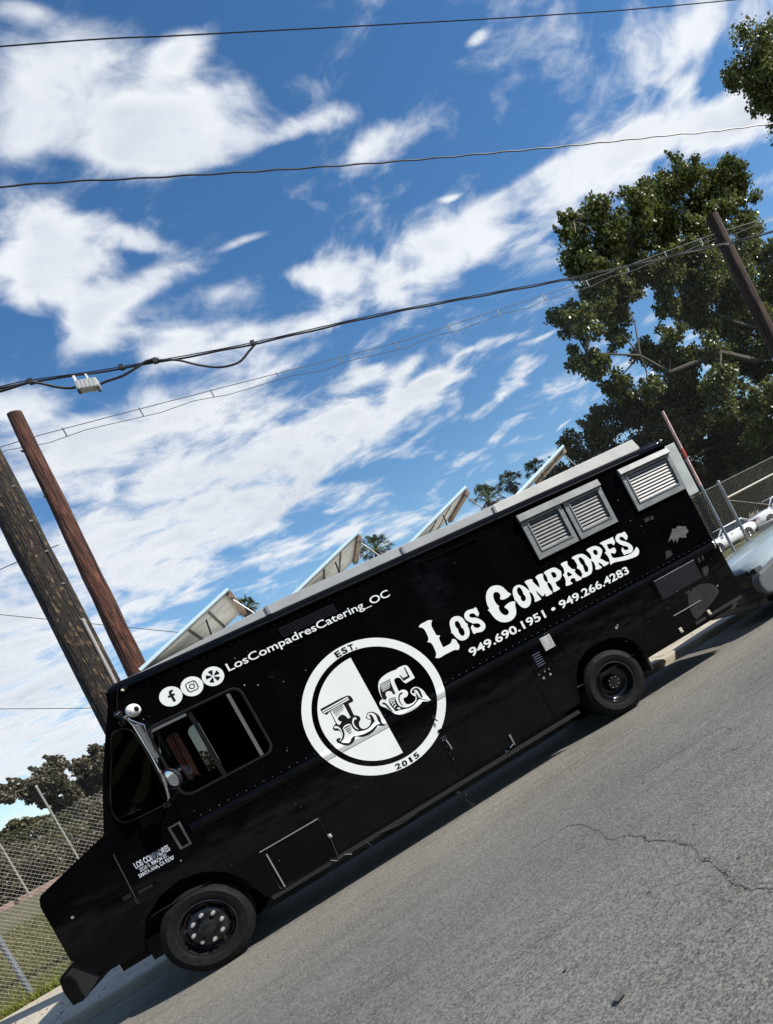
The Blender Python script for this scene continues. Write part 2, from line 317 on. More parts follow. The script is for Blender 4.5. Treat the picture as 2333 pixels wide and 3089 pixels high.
# rub rail (black, white where the logo runs over it)
CX,CZ=2.3466,1.5636
def rail(x0,x1,m,nm='rub_rail'):
    MB().prism([(0,1.392),(-.006,1.388),(-.019,1.356),(-.018,1.338),(-.006,1.296),(0,1.292)],x0,x1,ax='x').build(nm,m,T)
rail(.29,7.16,PAINT)
MB().prism([(-.002,1.396),(-.022,1.372),(-.022,1.33),(-.002,1.29)],7.16,7.185,ax='x').build('rail_end_cap',ALU,T)
MB().prism([(0,1.445),(-.006,1.443),(-.006,1.415),(0,1.413)],3.1,7.17,ax='x').build('rivet_strip',PAINT,T)
# lower double rail
MB().prism([(0,.995),(-.014,.99),(-.014,.978),(-.004,.974),(-.004,.966),(-.014,.962),(-.014,.948),(0,.944)],2.79,4.07,ax='x').build('lower_rail',PAINT,T)
# rivets
mb=MB()
def riv(x,z,r=.006,y=-.004): mb.add([(x-r,y+.003,z),(x,y+.003,z+r),(x+r,y+.003,z),(x,y+.003,z-r),(x,y-.003,z)],[(0,1,4),(1,2,4),(2,3,4),(3,0,4)])
for i in range(75): riv(.5+i*.089,2.83)
for i in range(46): riv(3.12+i*.089,1.428,y=-.008)
for i in range(24): riv(.42+i*.089,1.42,.004)
for z in (.62,.70,.78,.86): riv(2.79,z)
mb.build('rivets',ALU,T)['kind']='stuff'
# chips in the paint, bare metal
mb=MB()
for i in range(90):
    x=random.choice([random.uniform(.3,7.1),random.uniform(.3,2.2),random.uniform(4.8,7.1)]); z=random.uniform(.6,2.78); r=random.choice([.002,.003,.003,.004,.006])
    if (x-CX)**2+(z-CZ)**2<.8**2 or (.35<x<1.3 and 1.63<z<2.43): continue
    mb.disc(x,z,r,-.0006-.0002*(i%5),n=5)
for x,z,r in ((-.85,1.15,.014),(5.31,1.01,.02),(5.34,1.03,.012),(6.92,.83,.014),(6.0,1.36,.006),(.09,1.12,.008),(1.32,2.39,.009),(1.43,2.33,.008)): mb.disc(x,z,r,-.0022,n=7)
mb.build('paint_chips',mat('bare_metal',(.20,.20,.19),.5),T)['kind']='stuff'
# faded patches of older graphics under the paint (rear)
GH=mat('faded_grey_patch',(.019,.020,.020),.35,var=.35,vs=5)
GH2=mat('faded_light_patch',(.085,.085,.082),.45,var=.3,vs=9)
shape('old_graphic',[smooth_poly([(6.413, 0.87), (6.459, 0.922), (6.562, 0.972), (6.716, 0.959), (6.859, 0.903), (6.915, 0.774), (6.868, 0.721), (6.419, 0.567), (6.369, 0.605), (6.366, 0.719)],2,70)],GH,T,y=-.0018,th=.0008)
shape('old_graphic',[smooth_poly([(6.546, 1.665), (6.636, 1.735), (6.706, 1.804), (6.741, 1.776), (6.802, 1.806), (6.85, 1.765), (6.902, 1.754), (6.906, 1.664), (6.847, 1.653), (6.841, 1.613), (6.767, 1.626), (6.749, 1.654), (6.715, 1.645), (6.67, 1.6), (6.67, 1.658), (6.624, 1.629), (6.624, 1.686)],2,70)],GH2,T,y=-.0018,th=.0008)
shape('old_graphic',[smooth_poly([(6.828, 1.145), (6.927, 1.136), (6.908, 1.056), (6.813, 1.013), (6.757, 1.028), (6.816, 1.075)],2,70)],GH,T,y=-.0018,th=.0008)
shape('old_graphic',[smooth_poly([(6.426, 0.963), (6.492, 0.976), (6.504, 0.925), (6.453, 0.912)],2,70)],GH,T,y=-.0018,th=.0008)
shape('old_graphic',[smooth_poly([(6.385, 2.082), (6.458, 2.087), (6.457, 2.039), (6.384, 2.034)],2,70)],GH,T,y=-.0018,th=.0008)
shape('old_graphic',[smooth_poly([(6.48, 2.078), (6.534, 2.074), (6.522, 2.03), (6.468, 2.034)],2,70)],GH,T,y=-.0018,th=.0008)
shape('old_graphic',[smooth_poly([(6.837, 1.33), (6.878, 1.324), (6.864, 1.229), (6.823, 1.223)],2,70)],GH,T,y=-.0018,th=.0008)
shape('old_graphic',[smooth_poly([(6.911, 1.321), (6.945, 1.313), (6.923, 1.227), (6.894, 1.228)],2,70)],GH,T,y=-.0018,th=.0008)
shape('old_graphic',[smooth_poly([(6.448, 1.573), (6.527, 1.562), (6.526, 1.488), (6.408, 1.481)],2,70)],GH,T,y=-.0018,th=.0008)
# windows
shape('side_window',[rrect(.372,1.265,1.652,2.415,.087)],GLASS,T,y=.020,th=.004)
shape('window_frame',[rrect(.366,1.271,1.646,2.421,.092),rrect(.384,1.253,1.664,2.403,.082)],mat('rubber_trim',(.006,.006,.006),.35),T,y=-.005,th=.008)
shape('window_trim',[rrect(.362,1.275,1.642,2.425,.096),rrect(.3655,1.2715,1.6455,2.4215,.0925)],mat('worn_edge',(.045,.045,.045),.4,.1),T,y=-.004,th=.004)
MB().box(.745,.785,.010,.030,1.66,2.40).build('sash_bar',RIM,T); MB().box(1.128,1.162,.005,.012,1.665,2.385).build('sash_bar',mat('grey_track',(.16,.17,.17),.4,.5),T)
MB().box(.40,.735,.002,.014,2.365,2.395).build('sash_top',mat('grey_track',(.16,.17,.17),.4,.5),T)
MB().box(.79,1.24,.030,.034,1.66,2.40).build('tinted_pane',GLS,T)
q2=[(a,b) for a,b in qwin]
shape('quarter_window',[q2],GLASSD,T,y=.018,th=.004)
cx_=sum(a for a,b in q2)/len(q2); cz_=sum(b for a,b in q2)/len(q2)
shape('window_seal',[[(cx_+(a-cx_)*1.05,cz_+(b-cz_)*1.028) for a,b in q2],[(cx_+(a-cx_)*.99,cz_+(b-cz_)*.995) for a,b in q2]],mat('rubber_trim',None),T,y=-.006,th=.008)
# cab interior
CABM=mat('cab_grey_lining',(.22,.20,.17),.7,var=.15)
MB().box(1.36,1.39,.04,W_-.04,.62,2.86).build('bulkhead',mat('cab_dark_lining',(.02,.02,.02),.7),T)
MB().box(.30,1.35,W_-.10,W_-.05,1.62,1.80).build('far_door_panel',CABM,T)
shape('far_window_surround',[[(-.1,1.6),(-.05,2.0),(.25,2.84),(1.35,2.84),(1.35,1.6)],rrect(.15,.95,1.80,2.42,.07)],CABM,T,y=W_-.14,th=.03)
MB().box(-.3,.5,.5,1.6,.9,1.52).build('engine_cover',CABM,T,bevel=.05)
mb=MB().box(.75,1.2,.25,.75,1.05,1.2).box(1.12,1.25,.25,.75,1.2,1.85); mb.build('driver_seat',mat('seat_vinyl',(.012,.012,.013),.5),T,bevel=.03)
mb=MB(); 
for k in range(24):
    pass
ring=[(.42+.17*math.cos(t)*.35,.5+.21*math.sin(t),1.60+.19*math.cos(t)) for t in [2*PI*i/24 for i in range(25)]]
mb.tube(ring,.014,n=6,cap=False); mb.build('steering_wheel',mat('seat_vinyl',None),T,smooth=True)
MB().box(-.25,.1,.1,W_-.1,1.45,1.62).build('dashboard',mat('seat_vinyl',None),T,bevel=.03)

# under-text vent, hatches, louvres
def slats(par,x0,x1,z0,z1,n,m,y=-.006,d=.022,tilt=.6,th=.004):
    h=(z1-z0)/n
    base=None
    for i in range(n):
        zc_=z1-h*(i+.5)
        if base is None:
            base=MB().prism([(y+d,h*.34),(y+d-.003,h*.34),(y-.002,-h*.28),(y-.002,-h*.38),(y+.004,-h*.38)],0,x1-x0,ax='x').build('slat',m,par); o=base
        else:
            o=base.copy(); COL.objects.link(o); o.parent=par
        o.location=(x0,0,zc_)
fr=MB().box(1.845,2.475,-.003,-.0005,2.655,2.782).build('roof_vent',PAINT,T)
slats(fr,1.855,2.465,2.662,2.776,5,mat('satin_black_metal',(.004,.004,.005),.3,spec=.2),y=-.010,d=.006)
def frame_rect(name,x0,x1,z0,z1,bx0,bx1,bz0,bz1,m,y0,y1,par):
    return shape(name,[[(x0,z0),(x1,z0),(x1,z1),(x0,z1)],[(bx0,bz0),(bx1,bz0),(bx1,bz1),(bx0,bz1)]],m,par,y=y0,th=y1-y0,bevel=.003)
BACKM=mat('vent_dark',(.015,.015,.016),.6)
SLM=mat('louvre_aluminium',(.125,.128,.13),.5,.1,var=.15,vs=9)
SLM2=mat('louvre_aluminium_bright',(.25,.25,.245),.5,.1,var=.12,vs=9)
for (x0,x1,o0,o1) in ((4.82,5.403,4.905,5.345),(5.442,6.015,5.52,5.955)):
    f=frame_rect('louvre_frame',x0,x1,2.206,2.712,o0,o1,2.30,2.69,STEEL,-.030,-.001,T)
    MB().box(o0-.01,o1+.01,-.0035,-.0015,2.29,2.70).build('backing',BACKM,f)
    slats(f,o0,o1,2.30,2.69,9,SLM,y=-.020,d=.014)
    frame_rect('inner_lip',o0-.012,o1+.012,2.288,2.70,o0,o1,2.30,2.69,STEEL,-.040,-.0305,f)
MB().prism([(-.001,2.818),(-.05,2.812),(-.075,2.722),(-.055,2.714),(-.001,2.714)],4.805,6.022,ax='x').build('louvre_hood',mat('hood_steel',(.135,.145,.145),.5,.15,var=.25,vs=6),T,bevel=.003)
f=frame_rect('louvre_frame',6.358,7.172,2.206,2.73,6.435,7.112,2.305,2.70,STEEL,-.030,-.001,T)
MB().box(6.425,7.12,-.0035,-.0015,2.295,2.71).build('backing',BACKM,f)
slats(f,6.435,7.112,2.305,2.69,9,SLM2,y=-.020,d=.014)
frame_rect('inner_lip',6.423,7.124,2.293,2.712,6.435,7.112,2.305,2.70,STEEL,-.040,-.0305,f)
MB().prism([(-.001,2.818),(-.05,2.812),(-.082,2.735),(-.06,2.727),(-.001,2.727)],6.345,7.178,ax='x').build('louvre_hood',mat('hood_steel',(.135,.145,.145),.5,.15,var=.25,vs=6),T,bevel=.003)
# roof-mounted rear box
MB().box(7.19,7.375,.03,1.9,2.09,2.845).build('rear_cabinet',mat('pale_grey_sheet',(.36,.40,.39),.5,var=.12,vs=4),T,bevel=.008)
# rear low vent
f=frame_rect('rear_vent',6.05,6.80,1.005,1.315,6.08,6.77,1.03,1.295,PAINT,-.012,-.001,T)
MB().box(6.07,6.78,-.003,-.001,1.02,1.30).build('backing',BACKM,f)
slats(f,6.08,6.77,1.03,1.29,9,mat('satin_black_metal',(.004,.004,.005),.3,spec=.2),y=-.012,d=.006)
MB().box(6.08,6.77,-.018,-.012,1.292,1.300).build('lip',ALU,f)
# utility recess with meter box
f=frame_rect('utility_hatch',4.10,4.57,.99,1.375,4.13,4.545,1.005,1.360,PAINT,-.010,-.001,T)
MB().box(4.335,4.478,-.030,-.002,1.182,1.352).build('outlet_cover',mat('dull_alloy',(.30,.31,.30),.5,.3,var=.3,vs=14),f,bevel=.006)
for i in range(6): MB().box(4.165,4.265,-.006,-.002,1.06+i*.030,1.068+i*.030).build('vent_louvre',mat('blue_grey_trim',(.10,.12,.17),.4),f)
for x in (4.16,4.255): MB().lathe([(-.014,0),(-.012,.014),(-.002,.018)],(x,0,.91),n=10).build('lock',ALU,T,smooth=True)
for x in (4.13,4.21,4.27): MB().lathe([(-.010,0),(-.008,.008),(-.001,.010)],(x,0,.975),n=8).build('screw',ALU,T)
# front hatch low
f=frame_rect('battery_hatch',.69,1.31,.365,.812,.700,1.300,.374,.803,LOWP,-.003,-.001,T)
MB().box(.70,1.30,-.012,-.006,.800,.810).build('hatch_lip',mat('pale_metal',(.20,.20,.19)),f); MB().box(.738,.750,-.014,-.007,.37,.755).build('hatch_stay',mat('pale_metal',(.20,.20,.19),.45,.2),f)
# lower doors, slightly dull panels with open seams
shape('lower_door',[[(1.33,.40),(1.33,.80),(2.0,.86),(2.742,.93),(2.742,.40)]],LOWP,T,y=-.0014,th=.001)
shape('lower_door',[[(2.772,.415),(2.772,.935),(4.03,.935),(4.03,.435)]],LOWP,T,y=-.0014,th=.001)
shape('lower_door',[[(4.075,.44),(4.06,.935),(4.42,.80),(4.40,.60),(4.37,.44)]],LOWP,T,y=-.0014,th=.001)
MB().box(.60,4.36,.0,.03,.315,.36).build('skirt_rail',DARK,T)
# latches and chains
def latch(x,z,m=ALU):
    f=MB().box(x-.018,x+.018,-.016,-.005,z-.022,z+.022).lathe([(-.034,0),(-.03,.014),(-.016,.016)],(x,0,z),n=10).build('latch',m,T,bevel=.003); return f
latch(1.325,.585,mat('dull_alloy',None)); latch(2.72,.20,RIM); latch(2.655,.262,RIM)
l=MB().box(3.462,3.482,-.018,-.005,.40,.53).tube([(3.45,-.02,.415),(3.40,-.03,.40)],.008).box(3.458,3.486,-.024,-.005,.505,.535).build('door_latch',CHROME,T,bevel=.003)
MB().tube([(1.322,-.012,.565),(1.305,-.012,.45),(1.296,-.012,.345)],.0035,n=5).build('chain',mat('worn_edge',(.045,.045,.045),.4,.1),T)
MB().tube([(2.68,-.01,.26),(2.70,-.01,.15),(2.725,-.01,.065)],.0035,n=5).build('chain',RIM,T)
MB().lathe([(-.02,0),(-.012,.022),(.0,.018)],(2.728,0,.065),n=9).build('hook',RIM,T)
mb=MB().tube([(2.818,-.01,.85),(2.826,-.02,.78),(2.824,-.02,.73)],.006,n=5); mb.build('pull_handle',ALU,T)
for i in range(3):
    for j in range(2): MB().lathe([(-.012,0),(-.01,.006),(-.004,.007)],(2.785+i*.022,0,.865+j*.03),n=7).build('bolt',CHROME,T)
mb=MB().box(2.80,2.835,-.022,-.002,1.125,1.17).tube([(2.815,-.02,1.13),(2.835,-.03,1.085)],.008); mb.build('turn_button',RIM,T,bevel=.003)
# dangling wire and loose trim under the skirt
for P_ in ([(1.22,-.006,.36),(1.27,-.012,.32),(1.36,-.012,.34),(1.42,-.01,.30)],[(1.60,-.006,.33),(1.625,-.01,.26)],[(1.75,-.006,.34),(2.0,-.012,.30),(2.16,-.01,.315)]):
    MB().tube(P_,.003,n=4).build('loose_wire',mat('worn_edge',None),T)
# awning bar high on the side
mb=MB().box(3.56,4.25,-.02,-.004,2.762,2.782).box(3.52,3.60,-.035,-.002,2.715,2.80); mb.build('awning_arm',PAINT,T,bevel=.004)
# door seam, hinges, handle, inset by the cab
MB().prism([(-.352,1.485),(-.345,1.485),(-.366,.985),(-.374,.985)],-.0045,-.001).build('door_edge',mat('worn_edge',(.045,.045,.045),.4,.1),T)
mb=MB().box(-.33,-.20,-.028,-.014,1.035,1.063).box(-.33,-.30,-.016,-.001,1.035,1.063).box(-.23,-.20,-.016,-.001,1.035,1.063); mb.build('door_handle',RIM,T,bevel=.006)
MB().box(-.46,-.385,-.012,-.001,1.045,1.085).build('hinge',RIM,T,bevel=.004); MB().box(-.385,-.355,-.010,-.001,.955,1.03).build('hinge',RIM,T,bevel=.003)
f=frame_rect('fuel_flap',.13,.235,1.215,1.46,.145,.222,1.228,1.447,mat('worn_edge',None),-.005,-.001,T)
MB().box(.145,.222,-.003,-.001,1.228,1.447).build('flap',PAINT,f)
# rear hinges, strap
MB().box(6.107,6.578,-.014,-.004,.768,.780).build('rear_bar',mat('pale_metal',(.20,.20,.19),.45,.2),T)
for x,z in ((6.10,.572),(6.60,.585)):
    mb=MB().box(x-.02,x+.02,-.03,-.001,z-.025,z+.025).box(x-.012,x+.03,-.02,-.001,z-.045,z-.02); mb.build('corner_lamp',mat('cream_plastic',(.55,.50,.38),.5),T,bevel=.004)
MB().box(6.35,7.18,.0,.025,.515,.56).build('rear_skirt',DARK,T)
MB().box(5.56,7.2,.2,W_-.2,.44,.57).build('rear_frame',DARK,T)
# undercarriage
mb=MB().box(-.8,7.0,.55,.63,.50,.62).box(-.8,7.0,1.5,1.58,.50,.62); mb.build('chassis_rail',DARK,T)
mb=MB().box(-.08,.08,.2,1.9,.34,.46).box(-.55,-.25,.25,.42,.38,.60).box(-.50,-.30,.5,1.5,.33,.5).box(-.85,-.6,.4,.6,.42,.6); mb.build('front_axle',DARK,T)
mb=MB().lathe([(.3,.06),(.8,.06),(.85,.17),(1.25,.17),(1.3,.06),(1.85,.06)],(4.97,0,.415),n=16); mb.build('rear_axle',DARK,T)
MB().box(1.4,3.4,.35,1.8,.30,.58).build('water_tank',DARK,T); MB().box(3.5,4.3,.35,1.8,.28,.58).build('fuel_tank',DARK,T)
shape('wheel_arch_liner',[circle(4.95,.50,.60,40,0,PI)+[(4.35,.45),(5.55,.45)][:0]],DARK,T,y=.36,th=.01)
shape('wheel_arch_liner',[circle(0,.48,.56,40,0,PI)],DARK,T,y=.36,th=.01)
# front bumper
b=MB().prism([(-1.165,.445),(-1.175,.60),(-1.160,.712),(-1.085,.700),(-1.06,.62),(-1.085,.435)],-.01,W_+.01).build('front_bumper',LOWP,T,bevel=.008)
MB().prism([(-1.155,.712),(-.99,.80),(-.90,.80),(-.90,.55),(-1.07,.44),(-1.09,.69)],.02,.10).build('bumper_bracket',DARK,T)
MB().prism([(-1.155,.712),(-.99,.80),(-.90,.80),(-.90,.55),(-1.07,.44),(-1.09,.69)],W_-.10,W_-.02).build('bumper_bracket',DARK,T)
MB().prism([(-1.165,.712),(-1.160,.718),(-1.01,.796),(-1.0,.79)],-.005,.14).build('bumper_step',mat('worn_edge',None),T)
for yy in (.35,W_-.35):
    MB().lathe([(0,0),(-.03,.06),(-.012,.10),(0,.11)],(-1.018,yy,1.02),n=20,axis='x').build('headlight',CHROME,T,smooth=True)
# wheels
def tyre(par,R=.415,wd=.235,rr=.262):
    pr=[(.018,rr-.004),(.004,rr+.012),(.0,rr+.05),(-.006,rr+.085),(.004,R-.055),(.016,R-.028),(.022,R-.026),(.028,R-.010),(.045,R),(.075,R),(.078,R-.010),(.088,R-.010),(.091,R),(.115,R),(.118,R-.010),(.128,R-.010),(.131,R),(wd-.045,R),(wd-.02,R-.012),(wd,R-.06),(wd,rr)]
    return MB().lathe(pr,(0,0,0),n=72).build('tyre',RUBB,par,smooth=True)
def front_wheel():
    wobj=MB().lathe([(.022,.266),(.010,.262),(.006,.250),(.016,.243),(.030,.238),(.065,.232),(.085,.222),(.090,.205),(.060,.190),(.040,.170),(.034,.115),(.030,.085),(-.020,.078),(-.050,.070),(-.060,.045),(-.062,0)],(0,0,0),n=48).build('wheel',RIM,None,smooth=True)
    tyre(wobj)
    for k in range(8):
        t=math.radians(k*45+12); x,z=.134*math.cos(t),.134*math.sin(t)
        MB().lathe([(-.038,0),(-.036,.012),(-.024,.019),(.045,.021)],(x,0,z),n=8).build('wheel_nut',mat('nut_steel',(.48,.48,.50),.2,.6),wobj,smooth=True)
    # hand holes in the disc
    for k in range(8):
        t=math.radians(k*45+34); MB().disc(.19*math.cos(t),.19*math.sin(t),.018,.052,n=10).build('hand_hole',DARK,wobj)
    return wobj
fwh=front_wheel(); fwh.parent=T; fwh.location=(0,.028,.415); fwh.rotation_euler=(0,math.radians(11),0)
f2=copy_tree(fwh,T); f2.location=(0,W_-.03,.36); f2.rotation_euler=(0,0,PI)
def rear_wheel():
    wobj=MB().lathe([(.020,.266),(.006,.262),(.002,.250),(.014,.243),(.030,.238),(.10,.232),(.135,.215),(.15,.19),(.16,.15),(.162,.11),(.13,.095),(.075,.085),(.060,.075),(.055,.045),(.050,0)],(0,0,0),n=48).build('wheel',RIM,None,smooth=True)
    tyre(wobj)
    for k in range(8):
        t=math.radians(k*45+5); x,z=.068*math.cos(t),.068*math.sin(t)
        MB().lathe([(-.012,0),(-.01,.005),(.012,.006)],(x,.055,z),n=6).build('axle_bolt',ALU,wobj)
    return wobj
rw=rear_wheel(); rw.parent=T; rw.location=(4.972,.035,.415)
r2=copy_tree(rw,T); r2.location=(4.972,.32,.415)
r3=copy_tree(rw,T); r3.location=(4.972,W_-.04,.345); r3.rotation_euler=(0,0,PI)
MB().box(5.50,5.53,.05,.40,.30,.58).build('mud_flap',DARK,T); MB().box(5.50,5.53,W_-.40,W_-.05,.14,.58).build('mud_flap',DARK,T)
# mirrors, dome lamp, aerial
mir=MB().tube([(.236,-.005,2.56),(.26,-.12,2.60),(.335,-.24,2.585)],.011).tube([(.235,-.005,2.60),(.30,-.12,2.585)],.009).build('mirror_arm',CHROME,T,smooth=True)
MB().tube([(.335,-.25,2.56),(.352,-.25,2.48),(.36,-.25,2.16),(.355,-.25,2.02),(.345,-.25,1.88),(.30,-.20,1.72),(.235,-.06,1.67),(.215,-.004,1.665)],.013).build('mirror_bar',CHROME,T,smooth=True)
MB().tube([(.34,-.25,2.55),(.376,-.25,2.50),(.425,-.25,2.44),(.405,-.25,2.25),(.372,-.25,2.06)],.007).build('mirror_bar',CHROME,T,smooth=True)
MB().box(.368,.392,-.34,-.18,2.10,2.47).build('tall_mirror',mat('mirror_back',(.20,.21,.23),.25,.6),T,bevel=.008)
c=(.405,-.26,1.865)
mb=MB().lathe([(-.018,0),(-.016,.05),(-.006,.088),(.012,.096),(.03,.088),(.045,.05),(.05,0)],(0,0,0),n=28)
cm=mb.build('round_mirror',mat('mirror_face',(.55,.60,.68),.06,1),T,smooth=True); cm.location=c; cm.rotation_euler=(math.radians(8),0,math.radians(-38))
ring=MB().lathe([(-.02,.090),(-.02,.104),(.012,.106),(.012,.095)],(0,0,0),n=28).build('rim',RIM,cm,smooth=True)
for x,z in ((.215,1.665),(.24,2.57)): MB().box(x-.03,x+.03,-.014,-.001,z-.028,z+.028).build('bracket',RIM,T,bevel=.004)
WHT=mat('white_plastic',(.72,.72,.68),.3)
dl=MB().lathe([(-.085,0),(-.082,.025),(-.066,.046),(-.035,.060),(-.001,.066)],(0,0,0),n=28).build('dome_camera',WHT,T,smooth=True); dl.location=(.363,0,2.637)
MB().lathe([(-.072,0),(-.066,.018),(-.052,.028),(-.035,.030)],(0,0,0),n=18).build('lens',GLS,dl,smooth=True).location=(.030,-.012,-.004)
ab=MB().lathe([(-.045,0),(-.04,.014),(-.022,.02),(-.018,.036),(-.001,.040)],(0,0,0),n=16).build('aerial_base',RIM,T,smooth=True); ab.location=(.243,0,2.662)
MB().lathe([(-.050,0),(-.048,.008),(-.04,.010)],(0,0,0),n=10).build('screw',CHROME,ab)
MB().tube([(.245,-.03,2.67),(.30,-.03,2.80),(.40,-.03,2.985)],.004,n=5).build('aerial_rod',RIM,T)
MB().lathe([(-.045,0),(-.04,.012),(-.0,.014)],(.375,0,2.855),n=10).build('marker_lamp',mat('cream_plastic',None),T,smooth=True)
MB().lathe([(-.035,0),(-.03,.014),(-.0,.018)],(7.165,0,2.935),n=10).build('marker_lamp',mat('cream_plastic',None),T,smooth=True)

